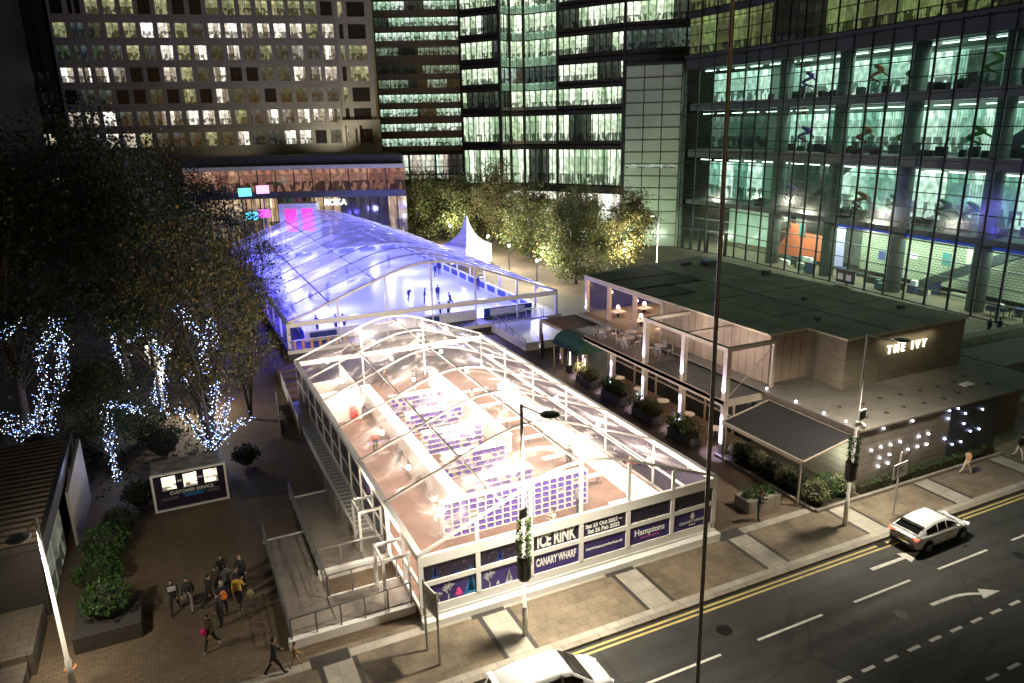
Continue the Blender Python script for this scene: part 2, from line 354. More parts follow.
# ------------------------------------------------------------------ marquee tents
def prof(x, x0, x1, ze, rise, a=.3):
    t = abs(x-(x0+x1)/2)/((x1-x0)/2)
    return ze+rise*((1-t) if t > a else (1-a/2-t*t/(2*a)))
def rafter(b, x0, x1, y, ze, rise, w, h, n=28, m=0):
    xs = [x0+(x1-x0)*i/n for i in range(n+1)]
    pts = [(x, prof(x,x0,x1,ze,rise)) for x in xs]
    i0 = len(b.v)
    for x, z in pts: b.v += [(x,y-w/2,z-h),(x,y+w/2,z-h),(x,y+w/2,z),(x,y-w/2,z)]
    for i in range(n):
        for k in range(4):
            b.f.append((i0+i*4+k, i0+i*4+(k+1)%4, i0+i*4+4+(k+1)%4, i0+i*4+4+k)); b.m.append(m)
def roof_sheet(b, x0, x1, ya, yb, ze, rise, dz=-.03, n=24, sag=.0, ny=4, m=0):
    i0 = len(b.v)
    for j in range(ny+1):
        y = ya+(yb-ya)*j/ny
        for i in range(n+1):
            x = x0+(x1-x0)*i/n
            b.v.append((x, y, prof(x,x0,x1,ze,rise)+dz-sag*math.sin(PI*j/ny)))
    for j in range(ny):
        for i in range(n):
            k = i0+j*(n+1)+i; b.f.append((k,k+1,k+n+2,k+n+1)); b.m.append(m)
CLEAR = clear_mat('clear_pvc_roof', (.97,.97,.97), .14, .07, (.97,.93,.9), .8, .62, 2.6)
CLEARW = clear_mat('clear_pvc_wall', (.96,.96,.96), .04, .04)
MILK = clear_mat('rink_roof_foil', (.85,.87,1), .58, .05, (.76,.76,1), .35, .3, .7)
CARPET = pm('brown_carpet', (.19,.11,.08), .85, 0, .25, 1.2, .1)
NAVY = pm('navy_vinyl', (.018,.014,.035), .35, 0, .3, 1.5)
PURP = pm('purple_vinyl', (.04,.025,.15), .35, 0, .2, 1.2)
ART_B = pm('blue_print', (.03,.2,.5), .4, 0, .3, 4); ART_D = pm('deep_blue_print', (.03,.06,.26), .4, 0, .3, 4)
ART_W = pm('pale_print', (.6,.62,.66), .4, 0, .15, 4); ART_P = pm('pink_print', (.7,.07,.3), .4); ART_O = pm('orange_print', (.7,.35,.15), .4)
LETW = pm('white_lettering', (.85,.85,.85), .4, var=.02)
LETP = pm('pink_lettering', (.6,.12,.4), .4, var=.02)

RAFM = pm('grey_rafter', (.4,.39,.37), .4, .3, .1, 2)
XL, XR, YF, YB, ZE, RI = 7.9, 23.9, 26.7, 57.7, 3.5, 3.1
T = thing('event_tent', 'clear roofed white entrance marquee with ICE RINK lettering along its street front', 'marquee', (15.9,YF,0))
NB = 6; DY = (YB-YF)/NB
b = MB(); b.box(XL,YF+.05,.0,XR,YB,.5,1); b.box(XL,YF-.02,0,XR,YF+.05,.84,0); b.box(XL-.1,YF-.42,0,XR+.25,YF-.02,.3,0); b.box(XL-.1,YF-.06,.3,XR+.15,YF-.02,.44,0)
b.box(XR,YF,0,XR+.25,YB,.3,0); b.build('platform', [WHITE,CARPET], T)
b = MB(); b.box(XL-.95,33,.0,XL-.0,YB-1,.42,0)
for k in range(46): b.box(XL-.85,33.2+k*.5,.42,XL-.15,33.5+k*.5,.45,1)
b.build('stage_edge', [WHITE2, STEEL], T)
for k in range(NB+1):
    y = YF+DY*k; b = MB(); rafter(b, XL-.1, XR+.1, y, ZE+.02, RI, .11, .13); b.build('rafter', WHITE2 if k in (0,NB) else RAFM, T)
for k in range(NB):
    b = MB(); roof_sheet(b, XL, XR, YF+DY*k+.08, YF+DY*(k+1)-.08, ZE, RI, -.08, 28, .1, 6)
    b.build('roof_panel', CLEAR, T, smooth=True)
for x in (XL, XR):
    b = MB(); b.box(x-.14,YF,3.2,x+.14,YB,3.5); b.build('eave_beam', WHITE, T)
for fx in (.25,.5,.75):
    x = XL+(XR-XL)*fx; z = prof(x,XL,XR,ZE,RI)-.16; b = MB(); b.bar((x,YF,z),(x,YB,z),.09,.09); b.build('purlin', WHITE2, T)
b = MB(); b.box(XL-.12,YF-.06,2.88,XR+.12,YF+.1,3.38); b.build('gable_beam', WHITE, T)
b = MB(); b.box(XL-.05,YB-.06,2.95,XR+.05,YB+.06,3.3); b.build('gable_beam', WHITE, T)
PX = (XR-XL)/6
for k in range(7):
    x = XL+PX*k; zt = prof(x,XL,XR,ZE,RI)-.15
    b = MB(); b.box(x-.11,YF-.05,.84,x+.11,YF+.06,2.9)
    if 0 < k < 6: b.box(x-.09,YF-.03,3.38,x+.09,YF+.05,zt)
    b.build('front_post', WHITE, T)
    if k % 2 == 0: b = MB(); b.box(x-.06,YB-.05,.5,x+.06,YB+.05,zt); b.build('rear_post', WHITE2, T)
b = MB(); b.box(XL,YF-.045,1.85,XR,YF+.04,2.07); b.build('front_rail', WHITE, T)
for yg in (YF+.01, YB):
    b = MB(); n = 24
    for i in range(n):
        xa, xb = XL+(XR-XL)*i/n, XL+(XR-XL)*(i+1)/n
        b.face([(xa,yg,3.3),(xb,yg,3.3),(xb,yg,prof(xb,XL,XR,ZE,RI)-.2),(xa,yg,prof(xa,XL,XR,ZE,RI)-.2)])
    b.build('gable_glazing', CLEARW, T)
r90 = (R(90),0,0)
def fir(b, x, z0, h, w, y, m):
    n = 6
    for i in range(n):
        z = z0+h*i/n*.92; ww = w*(1-i/n)+.04
        b.face([(x-ww/2,y,z),(x+ww/2,y,z),(x+ww*.12,y,z+h/n*1.7),(x-ww*.12,y,z+h/n*1.7)], m)
def bare_tree(b, x, z0, h, y, m):
    b.bar((x,y,z0),(x,y,z0+h*.6),.05,.004,m,(0,1,0))
    for i in range(9):
        a = -1.1+2.2*i/8; s = V((x,y,z0+h*(.3+.04*(i%3)))); e = s+V((math.sin(a)*h*.34,0,h*.2+math.cos(a)*h*.36))
        b.bar(s,e,.035,.004,m,(0,1,0))
        b.bar(s+(e-s)*.5,s+(e-s)*.5+V((math.sin(a)*h*.1+.05,0,h*.16)),.025,.004,m,(0,1,0))
ya = YF+.03
for k in range(6):
    x0, x1 = XL+PX*k+.11, XL+PX*(k+1)-.11; xc = (x0+x1)/2
    b = MB(); b.box(x0,YF+.035,2.07,x1,YF+.06,2.88); up = b.build('wall_panel', NAVY, T)
    b = MB(); b.box(x0,YF+.035,.84,x1,YF+.06,1.85); lo = b.build('wall_panel', PURP, T)
    b = MB(); rr = random.Random(k+3)
    for i in range(16 if k < 2 else 7):
        px, pz, q = x0+.1+(x1-x0-.2)*rr.random(), (2.35+.48*rr.random() if k < 2 else 2.68+.16*rr.random()), .012+.014*rr.random()
        b.face([(px-q,ya,pz),(px,ya,pz-q),(px+q,ya,pz),(px,ya,pz+q)])
    if k < 2:
        fir(b, x0+.55 if k == 0 else x0+1.0, 2.12, .6, .34, ya-.001, 1)
        if k == 0: fir(b, x1-.85, 2.08, .2, .2, ya-.001, 1); fir(b, x1-.22, 2.08, .22, .2, ya-.001, 2)
    b.build('star_print', [ART_O, ART_D, ART_B], up)
    if k < 2:
        b = MB()
        if k == 0:
            fir(b, x1-.25, .86, 1., .75, ya, 0); bare_tree(b, xc-.1, .86, .95, ya-.001, 1); bare_tree(b, xc-.55, .86, .55, ya-.002, 1)
            b.ell((xc+.38,ya,1.25),.09,.004,.1,8,4,2); b.face([(xc+.2,ya-.002,.98),(xc+.6,ya-.002,.95),(xc+.45,ya-.002,1.3),(xc+.32,ya-.002,1.28)],2)
            b.bar((xc+.36,ya-.002,.86),(xc+.36,ya-.002,1.),.03,.003,2,(0,1,0)); b.bar((xc+.46,ya-.002,.86),(xc+.46,ya-.002,1.),.03,.003,2,(0,1,0))
        else:
            bare_tree(b, x0+.45, .86, .95, ya, 1); fir(b, xc+.2, .86, .6, .4, ya, 1); fir(b, xc+.75, .86, .28, .22, ya, 0)
            b.face([(x0+.75,ya,.9),(x0+.95,ya,.92),(x0+.86,ya,1.12)],1); b.face([(x1-.4,ya,.9),(x1-.12,ya,.9),(x1-.2,ya,1.3),(x1-.34,ya,1.28)],2)
        b.build('winter_print', [ART_B, ART_W, ART_P], lo)
    yt = YF+.026
    if k == 2:
        text('ICE RINK', .92, (xc,yt,2.46), r90, LETW, up, .55, .034); text('CANARY WHARF', .56, (xc,yt,1.36), r90, LETW, lo, .49, .018)
    if k == 3:
        text('Sat 23 Oct 2021 –\nSat 26 Feb 2022', .3, (xc-.05,yt,2.42), r90, LETW, up, .92, .012); text('icerinkcanarywharf.co.uk', .21, (xc,yt,1.33), r90, LETW, lo, .98, .004)
    if k == 4:
        text('Hamptons', .46, (xc,yt,1.42), r90, LETW, lo, .95, .012); text('THE HOME EXPERTS', .13, (xc,yt,1.1), r90, LETP, lo, 1, .002)
    if k == 5:
        text('CANARY WHARF', .2, (xc,yt,1.2), r90, LETW, lo, 1.05, .003); text('GROUP', .1, (xc,yt,1.02), r90, LETW, lo, 1.2, .002)
        pts = [(0,0),(.13,.06),(.17,.2),(.1,.34),(0,.42),(-.1,.34),(-.17,.2),(-.13,.06)]
        b.face([(xc+p[0]*.8,yt,1.36+p[1]*.95) for p in pts]); b.face([(xc-.12,yt,1.31),(xc+.12,yt,1.31),(xc+.12,yt,1.34),(xc-.12,yt,1.34)])
        b.build('crest', LETW, lo)
for x, sd in ((XL,-1),(XR,1)):
    for k in range(NB):
        ya_, yb_ = YF+DY*k, YF+DY*(k+1)
        b = MB()
        for y in ((ya_+.05, (ya_+yb_)/2) if sd < 0 else (ya_+.05,)): b.box(x-.09,y-.07,.5,x+.09,y+.07,3.2)
        b.box(x-.06,ya_,.5,x+.06,yb_,.68); b.box(x-.06,ya_,1.75,x+.06,yb_,1.9); b.build('side_frame', WHITE, T)
        if sd < 0 and k == 0: continue
        b = MB(); b.box(x-.02,ya_+.12,.68,x+.02,yb_,1.75); b.box(x-.02,ya_+.12,1.9,x+.02,yb_,3.2); b.build('side_panel', NAVY, T)
# two white door porches on the ramp side
for y0, xo in ((28.2,1.25),(32.9,1.15)):
    b = MB()
    for yy in (y0, y0+1.4):
        b.box(XL-xo-.06,yy-.06,.5,XL-xo+.06,yy+.06,2.75); b.box(XL-xo,yy-.05,2.62,XL,yy+.05,2.75)
    b.box(XL-xo-.05,y0,2.6,XL-xo+.05,y0+1.4,2.75); b.box(XL-.12,y0-.06,.5,XL-.02,y0+.06,2.8)
    b.build('door_porch', WHITE, T)

# inside: counters, racks, benches, box office
WINT = pm('white_laminate', (.8,.76,.7), .5, 0, .06, 1.5)
SKP = pm('purple_skate_boots', (.13,.06,.42), .5, 0, .35, 6)
o = thing('skate_rack', 'long rack of purple hire skates facing the street inside the marquee', 'skate rack', (15.1,32,.5))
b = MB(); b.box(10.8,32.3,.5,19.4,32.4,2.6)
for k in range(19): b.box(10.8+k*.475,31.9,.5,10.86+k*.475,32.3,2.6)
for k in range(7): b.box(10.8,31.93,.5+.35*k-.02*(k>0),19.4,32.3,.55+.33*k)
b.build('rack_frame', WINT, o)
b = MB(); rr = random.Random(2)
for k in range(18):
    for j in range(6):
        if rr.random() < .06: continue
        x = 10.92+k*.475; z = .57+.34*j
        for dx in (.03,.2): b.box(x+dx,31.95,z,x+dx+.13,32.2,z+.14); b.box(x+dx,32.08,z+.14,x+dx+.13,32.2,z+.25)
b.build('skates', SKP, o)
def counter(x0,y0,x1,y1,h,label,z=.5):
    o = thing('counter', label, 'counter', ((x0+x1)/2,(y0+y1)/2,z))
    b = MB(); b.box(x0+.05,y0+.05,z,x1-.05,y1-.05,z+h); b.build('cabinet', WINT, o)
    b = MB(); b.box(x0,y0,z+h,x1,y1,z+h+.06); b.build('worktop', WHITE, o)
counter(12.0,32.6,12.75,54,1.25,'long white partition counter left of the skate racks, dividing the brown carpet')
counter(17.9,40,18.6,55,1.2,'white counter along the right-hand side aisle inside the marquee')
counter(21.9,29,22.5,50,1.0,'narrow white counter nearest the right wall of the marquee')
for k in range(5):
    y = 35+3.7*k
    o = thing('skate_rack', ['first','second','third','fourth','fifth'][k]+' low double rack of skates behind the long front rack inside the marquee', 'skate rack', (15.3,y,.5), 'low skate racks inside the marquee')
    b = MB(); b.box(13.2,y-.06,.5,17.4,y+.06,2.); 
    for j in range(5): b.box(13.2,y-.4,.52+.36*j,17.4,y+.4,.56+.36*j)
    b.build('rack_frame', WINT, o)
    b = MB()
    for i in range(15):
        for j in range(4):
            if rr.random() < .25: continue
            for s in (-1,1): b.box(13.3+i*.27,y+s*.12-.02 if s>0 else y-.36,.57+.36*j,13.48+i*.27,y+.36 if s>0 else y-.1,.76+.36*j)
    b.build('skates', SKP, o)
for k in range(7):
    y = 30.5+3.4*k
    o = thing('bench', ['first','second','third','fourth','fifth','sixth','seventh'][k]+' pale changing bench from the street, right of the skate racks inside the marquee', 'bench', (20.7,y,.5), 'changing benches inside the marquee')
    b = MB(); b.box(19.4 if k > 1 else 20.,y-.2,.92,21.5,y+.2,1.); b.build('seat', WINT, o)
    for x in (20.1,21.3): b = MB(); b.box(x-.05,y-.15,.5,x+.05,y+.15,.92); b.build('leg', STEEL, o)
o = thing('ticket_booth', 'white walled ticket booth in the rear left corner of the marquee', 'booth', (9.4,52.5,.5))
b = MB(); b.box(8.1,50.4,.5,8.16,57,2.9); b.box(8.16,50.4,.5,11.2,50.5,2.9); b.box(11.1,50.5,.5,11.2,57,2.9); b.box(8.16,53.6,.5,11.1,53.7,2.7); b.build('walls', WINT, o)
b = MB(); b.box(8.3,51,.5,11,51.7,1.6); b.build('desk', WHITE, o)
b = MB(); b.box(10.35,50.1,.5,10.85,50.35,1.7); tag(b.build('red_display_board', pm('red_board', (.6,.03,.02), .5), org=(10.6,50.2,.5)), 'small red display board in front of the white ticket booth', 'display board')
BULB = em('lamp_globe', (1,.86,.68), 9)
ordn = ['first','second','third','fourth','fifth','sixth']
for j in range(6):
    for i, x in enumerate((9.9,13.6,17.4,21.6)):
        y = YF+DY*(j+.5); z = min(prof(x,XL,XR,ZE,RI)-.5, 4.9)
        o = thing('pendant_lamp', '%s globe lamp in the %s lamp row from the street inside the marquee' % (['leftmost','second left','second right','rightmost'][i], ordn[j]), 'lamp', (x,y,z), 'globe lamps hanging inside the marquee')
        b = MB(); b.ell((x,y,z),.13,.13,.13,10,6); b.build('globe', BULB, o, True)
        b = MB(); b.tube([(x,y,z+.12),(x,y,prof(x,XL,XR,ZE,RI)-.1)],.015,5); b.build('cord', BLACK, o)
        l = lamp('POINT', (x,y,z-.2), (240,590,590,430)[i], (1,.84,.7), .2)

# access ramp beside the tent
RAMPM = pm('ramp_boards', (.2,.175,.15), .7, 0, .2, 2, .1)
o = thing('access_ramp', 'grey L shaped access ramp with mesh railings beside the marquee', 'ramp', (5,33,0))
b = MB()
b.hexa([(2.45,27.9,0),(4.4,27.9,0),(4.4,36.8,0),(2.45,36.8,0),(2.45,27.9,.45),(4.4,27.9,.45),(4.4,36.8,.12),(2.45,36.8,.12)])
b.hexa([(4.4,27.9,0),(7.85,27.9,0),(7.85,29.9,0),(4.4,29.9,0),(4.4,27.9,.45),(7.85,27.9,.5),(7.85,29.9,.5),(4.4,29.9,.45)])
b.build('lower_deck', RAMPM, o)
b = MB(); b.hexa([(4.5,32.3,0),(6.6,32.3,0),(6.6,41,0),(4.5,41,0),(4.5,32.3,.5),(6.6,32.3,.5),(6.6,41,.1),(4.5,41,.1)])
b.box(6.6,32.3,0,7.85,34.6,.5); b.build('upper_deck', RAMPM, o)
b = MB(); b = MB()
for k_ in ((2.3,27.6,0,7.85,27.9,.42),(4.4,32.0,0,7.85,32.3,.46),(2.4,36.8,0,4.5,36.92,.16),(4.5,41,0,6.6,41.12,.16),(4.42,29.9,0,7.85,30.02,.47)): b = MB(); b.box(*k_); b.build('kerb_edge', WHITE, o)
def railing(p, q, n, mesh=True, h=1.1, m=None):
    p, q = V(p), V(q); b = MB()
    for i in range(n+1):
        c = p+(q-p)*i/n; b.bar(c, c+V((0,0,h)), .06, .06)
    b.bar(p+V((0,0,h)), q+V((0,0,h)), .07, .05)
    if mesh:
        for z in (.25,.5,.75): b.bar(p+V((0,0,z)), q+V((0,0,z)), .025)
        k = int((q-p).length/.45)
        for i in range(1,k): c = p+(q-p)*i/k; b.bar(c+V((0,0,.1)), c+V((0,0,h)), .02)
    return b
for p, q, n, ms, mt in (((2.45,27.85,.1),(2.45,36.8,.1),6,True,GREYM), ((2.45,27.75,.3),(7.7,27.75,.45),5,False,GREYM), ((4.45,30,.45),(4.45,41,.1),8,True,GREYM),
                   ((6.55,34.7,.45),(6.55,41,.1),4,True,GREYM), ((4.5,32.2,.5),(7.7,32.2,.5),3,False,STEEL), ((4.5,29.95,.45),(7.7,29.95,.5),3,False,STEEL)):
    railing(p, q, n, ms).build('railing', mt, o)

lamp('POINT', (7.2,30.6,2.9), 130, (1,.85,.66), .15); lamp('POINT', (7.2,35.2,2.9), 100, (1,.85,.66), .15)  # added fill lights that brighten the ramp, no fitting behind them
# two white hoarding fences and dark steps on the left of the tent
for x0,y0,x1,y1,la in ((5.4,50.8,6.1,57.5,'white temporary fence panel on the tree side of the narrow walkway'), (6.75,51,7.15,62,'long white temporary fence panel on the marquee side of the narrow walkway')):
    o = thing('fence', la, 'fence', ((x0+x1)/2,(y0+y1)/2,0), 'white fences beside the marquee')
    b = MB(); b.bar((x0,y0,.62),(x1,y1,.62),.05,1.1); b.build('panel', WHITE, o)
    for i in range(4):
        f = i/3; b = MB(); b.box(x0+(x1-x0)*f-.04,y0+(y1-y0)*f-.04,0,x0+(x1-x0)*f+.04,y0+(y1-y0)*f+.04,1.25); b.build('post', STEEL, o)

# ------------------------------------------------------------------ ice rink hall
QX0, QX1, QY0, QY1, QE, QR = 9.2, 38.2, 70.0, 126.1, 3.55, 5.35
K = thing('rink_tent', 'long clear roofed ice rink hall glowing blue and violet', 'rink hall', (23.7,QY0,0))
DECK = pm('dark_deck', (.05,.045,.06), .6, 0, .2, 2)
b = MB(); b.box(QX0-.3,QY0-.6,0,QX1+.3,QY1,.9,0); b.box(30.0,61.2,0,36.4,69.4,.8,1); b.box(QX0-.32,QY0-.64,.55,QX1+.32,QY0-.6,.92,1); b.build('platform', [DECK,WHITE], K)
for k in range(12):
    y = QY0+5.1*k; b = MB(); rafter(b, QX0-.1, QX1+.1, y, QE+.02, QR, .2 if k == 0 else .13, .24 if k == 0 else .12); b.build('rafter', WHITE if k == 0 else pm('rafter_aluminium', (.35,.35,.4), .4, .5), K)
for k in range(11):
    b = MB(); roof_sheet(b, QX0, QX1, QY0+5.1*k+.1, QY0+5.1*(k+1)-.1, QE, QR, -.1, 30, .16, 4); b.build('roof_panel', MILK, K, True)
for fx in (.14,.3,.5,.7,.86):
    x = QX0+(QX1-QX0)*fx; z = prof(x,QX0,QX1,QE,QR)-.02; b = MB(); b.bar((x,QY0,z),(x,QY1,z),.1,.1); b.build('purlin', STEEL, K)
for x in (QX0,QX1):
    b = MB(); b.box(x-.15,QY0,3.15,x+.15,QY1,3.5); b.build('eave_beam', WHITE, K)
b = MB(); b.box(QX0-.1,QY0-.1,3.0,QX1+.1,QY0+.12,3.5); b.build('gable_beam', WHITE, K)
for k in range(7):
    x = QX0+(QX1-QX0)*k/6; zt = prof(x,QX0,QX1,QE,QR)-.2; b = MB(); q = .16 if k in (0,6) else .1
    b.box(x-q,QY0-.08,0 if k in (0,6) else 3.4,x+q,QY0+.08,zt); 
    if 0 < k < 6: b.box(x-.06,QY0-.06,.9,x+.06,QY0+.06,3.05)
    b.build('post', WHITE, K)
for x in (QX0,QX1):
    for k in range(1,12): b = MB(); b.box(x-.08,QY0+5.1*k-.08,.9,x+.08,QY0+5.1*k+.08,3.2); b.build('post', WHITE2, K)
b = MB(); b.box(QX0+1.8,QY0+1.8,.9,QX1-2.2,QY1-3,.95); tag(b.build('ice', pm('ice_surface', (.82,.85,.92), .3, 0, .05, .5)), kind='structure')
BOARD = pm('rink_board', (.7,.72,.78), .4); ADB = pm('blue_advert_board', (.02,.05,.2), .4, 0, .3, 1)
ADS = [(QX0+1.8,QY0+1.8,QX1-9,QY0+1.8),(QX1-8,QY0+1.8,QX1-2.2,QY0+1.8),(QX1-2.2,QY0+1.8,QX1-2.2,QY1-3),(QX0+1.8,QY0+1.8,QX0+1.8,QY1-3),(QX0+1.8,QY1-3,QX1-2.2,QY1-3)]
for i, (x0,y0,x1,y1) in enumerate(ADS):
    o = thing('rink_barrier', ['white rink barrier along the left half of the near end of the ice','dark blue rink barrier with adverts at the near right corner of the ice','blue and white rink barrier down the right side of the ice','rink barrier down the left side of the ice','rink barrier closing the far end of the ice'][i], 'barrier', ((x0+x1)/2,(y0+y1)/2,.9), 'barriers round the ice')
    b = MB(); b.bar((x0,y0,1.45),(x1,y1,1.45),.12,1.); b.build('board', BOARD if i != 1 else ADB, o)
    b = MB(); b.bar((x0,y0,1.98),(x1,y1,1.98),.16,.06); b.build('rail', WHITE, o)
    L = V((x1-x0,y1-y0,0)); n = max(1,int(L.length/3.2)); nn = V((L.y,-L.x,0)).normalized()
    for k in range(n):
        if i in (0,3) and k % 3: continue
        p = V((x0,y0,1.45))+L*(k+.12)/n; q = V((x0,y0,1.45))+L*(k+.85)/n
        b = MB(); b.bar(p-nn*.07,q-nn*.07,.02,.75); b.bar(p+nn*.07,q+nn*.07,.02,.75); b.build('advert', ADB if k % 2 or i != 1 else BOARD, o)
# blue rail fence and steps on the right of the rink entrance
o = thing('entrance_railing', 'steel railing at the top of the rink entrance steps', 'railing', (29,66,0)); b = railing((30.2,69.3,.8),(36.2,69.3,.8),4,False); b.build('rail', STEEL, o)
b = railing((30.1,61.3,0),(30.1,69,.8),5,False); b.build('rail', STEEL, o)
o = thing('entrance_railing', 'white edged railing on the rink deck at its right front corner', 'railing', (36.6,70,0.9)); railing((34.2,69.5,.9),(37.9,69.5,.9),2,False).build('rail', WHITE, o)
b = MB()
for k in range(7): b.bar((9.6+k*.8,69.55,.9),(9.6+k*.8,69.55,1.75),.28,.06,0)
b.bar((9.4,69.55,1.8),(14.6,69.55,1.8),.08,.08,1)
tag(b.build('slatted_barrier', [pm('orange_board', (.55,.3,.12), .5), WHITE], org=(12,69.5,.9)), 'orange slatted barrier under the near left corner of the rink roof', 'barrier')
b = MB()
for k in range(5): b.box(7.2,58.4+k*1.5,0,9.2,59.9+k*1.5,.12*(k+1))
tag(b.build('steps', pm('brown_steps', (.12,.075,.06), .8, 0, .2, 2), org=(8,61,0)), 'dark brown steps between the marquee and the trees', 'steps')
# floodlights fixed under the rink ridge and eaves
HOUSE = em('floodlight_glass', (.55,.65,1), 8)
for k in range(6):
    y = QY0+4+9.2*k
    for x, zz in ((16.5,5.1),(30.9,5.1)):
        o = thing('floodlight', ['first','second','third','fourth','fifth','sixth'][k]+' floodlight from the near end on the %s slope of the rink roof' % ('left' if x < 20 else 'right'), 'floodlight', (x,y,zz), 'floodlights under the rink roof')
        b = MB(); b.box(x-.25,y-.15,zz,x+.25,y+.15,zz+.12); b.build('housing', DARK, o)
        b = MB(); b.box(x-.2,y-.12,zz-.03,x+.2,y+.12,zz-.002); b.build('lens', HOUSE, o)
        lamp('POINT', (x,y,zz-.9), 1150, (.3,.3,1), .3)
for k in range(4):
    lamp('POINT', (10.2,QY0+2+12*k,2.9), 420, (.1,.08,1), .2); lamp('POINT', (37.4,QY0+2+12*k,2.9), 420, (.1,.08,1), .2)

# white pagoda tent
o = thing('pagoda_tent', 'small white pagoda tent with a pointed roof between the rink and the trees', 'tent', (43.5,109.5,0))
b = MB(); prof_ = [(3.3,3.0),(2.3,3.5),(1.5,4.2),(.9,5.1),(.45,6.2),(.12,7.5)]
for (r0,z0),(r1,z1) in zip(prof_, prof_[1:]):
    for k in range(4):
        a0, a1 = R(20+45+90*k), R(20+45+90*(k+1)); q = 1.2
        b.face([(43.5+r0*q*math.cos(a0),109.5+r0*q*math.sin(a0),z0),(43.5+r0*q*math.cos(a1),109.5+r0*q*math.sin(a1),z0),(43.5+r1*q*math.cos(a1),109.5+r1*q*math.sin(a1),z1),(43.5+r1*q*math.cos(a0),109.5+r1*q*math.sin(a0),z1)])
CAN = pm('white_canvas', (.72,.72,.74), .8, 0, .06, 1)
b.build('roof', CAN, o)
cs = [(43.5+3.9*math.cos(R(65+90*k)),109.5+3.9*math.sin(R(65+90*k))) for k in range(4)]
b = MB()
for k in range(4): b.bar((*cs[k],1.5),(*cs[(k+1)%4],1.5),.05,3.0)
b.build('wall', CAN, o)
b = MB(); p = V((*cs[1],1.0)); q = V((*cs[2],1.0)); nn = V((q.y-p.y, -(q.x-p.x),0)).normalized()
b.bar(p+(q-p)*.15-nn*.05,p+(q-p)*.4-nn*.05,.06,2.); b.build('doorway', ADB, o)
# ------------------------------------------------------------------ restaurant pavilion on the right
BRZ = brick_mat('bronze_panels', (.33,.255,.2), (.285,.22,.17), (.12,.09,.07), .8, 9., dirt=.3, dscale=.8, flat=False, msize=.03, off=0, axis='y')
BRX = brick_mat('bronze_panels_front', (.31,.25,.195), (.27,.215,.165), (.12,.09,.07), .8, 9., dirt=.3, dscale=.8, flat=False, msize=.03, off=0)
CLAD = brick_mat('stone_cladding', (.22,.19,.155), (.19,.165,.135), (.07,.06,.05), 3.2, .42, dirt=.35, dscale=.5, flat=False, msize=.014)
CLADB = brick_mat('bronze_sheet', (.2,.175,.135), (.17,.15,.115), (.1,.08,.05), 4.2, 1.5, dirt=.35, dscale=.5, flat=False, msize=.02, off=0)
ROOFG = pm('green_grey_roof', (.48,.45,.35), .8, 0, .35, .35, .1)
ROOFL = pm('grey_roof_membrane', (.17,.155,.135), .8, 0, .25, .7, .1)
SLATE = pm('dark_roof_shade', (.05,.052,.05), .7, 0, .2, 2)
DECKB = pm('deck_boards', (.17,.13,.115), .7, 0, .2, 2)
FRAME = pm('pale_bronze_frame', (.42,.36,.3), .5, 0, .15, 2)
GREENC = pm('green_canvas', (.012,.06,.045), .8, 0, .2, 2)
SHG = em('hanging_lamp_glow', (1,.7,.6), 4)
GLOWT = em('sign_glow', (1,.86,.6), 2.2)
DGLASS = pm('dark_glass', (.012,.013,.015), .2, 0, .2, 1, 0, .15)
pv = thing('restaurant_pavilion', 'two storey bronze clad restaurant pavilion with flat roof, framed deck and lit THE IVY letters', 'restaurant', (42,45,0))
b = MB()
b.box(35.2,35.0,4.0,35.35,46.5,7.4); b.build('upper_wall', BRZ, pv)
b = MB(); b.box(35.2,34.9,4.0,38.6,35.0,7.4); b.box(38.6,31.9,4.0,38.75,34.9,7.4,1); b.box(38.6,31.75,4.0,50.3,31.9,7.4,1); b.box(50.15,31.9,4.0,50.3,58,7.4,2)
b.build('upper_wall', [BRX, CLADB, ROOFL], pv)
b = MB(); b.prism([(35.0,34.85),(38.45,34.85),(38.45,31.6),(50.4,31.6),(50.4,61),(34.9,58.6)], 7.4, 7.52); b.build('roof', ROOFG, pv)
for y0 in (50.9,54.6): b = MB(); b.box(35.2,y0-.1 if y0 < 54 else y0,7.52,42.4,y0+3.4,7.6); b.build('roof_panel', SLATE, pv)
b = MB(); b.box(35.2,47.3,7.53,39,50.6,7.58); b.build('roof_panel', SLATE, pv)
for x,y,s_,h_ in ((48.2,56.5,1.6,.5),(46,57.5,.8,.35),(49.2,50,.7,.4),(44.5,41,.35,.25),(40.6,36,.35,.25),(48.4,35.5,.5,.3)): b = MB(); b.obox((x,y,7.52),s_,s_*.7,h_); b.build('roof_unit', GREYM, pv)
b = MB(); b.box(42.7,31.6,7.521,42.8,60,7.54); b.box(35.,44.6,7.521,50.4,44.7,7.54); b.box(38.9,32,7.521,38.95,44.5,7.535); b.box(46.6,31.8,7.521,46.65,60,7.535); b.box(42.9,52,7.521,50.2,52.05,7.535); b.box(38.6,38.2,7.521,50.2,38.25,7.535); b.build('roof_seam', ROOFL, pv)
b = MB()
b.box(34.3,26.7,0,47.1,26.85,3.9); b.box(34.3,26.85,0,34.45,34.9,3.9); b.build('street_wall', CLAD, pv)
b = MB(); b.box(47.1,28.2,0,52,28.35,3.9); b.box(51.9,28.35,0,52,58,3.9); b.box(47.1,26.7,0,47.25,28.2,3.9); b.build('entrance_wall', pm('brown_render', (.1,.08,.065), .7, 0, .2, 1), pv)
b = MB(); b.box(48.2,28.12,.1,48.75,28.19,3.6); b.build('door', em('lit_doorway', (.75,1,.72), .9), pv)
b = MB(); b.prism([(34.1,26.5),(47.3,26.5),(52.2,26.5),(52.2,58),(34.1,58)], 3.9, 4.02); b.build('lower_roof', ROOFL, pv)
rr = random.Random(4)
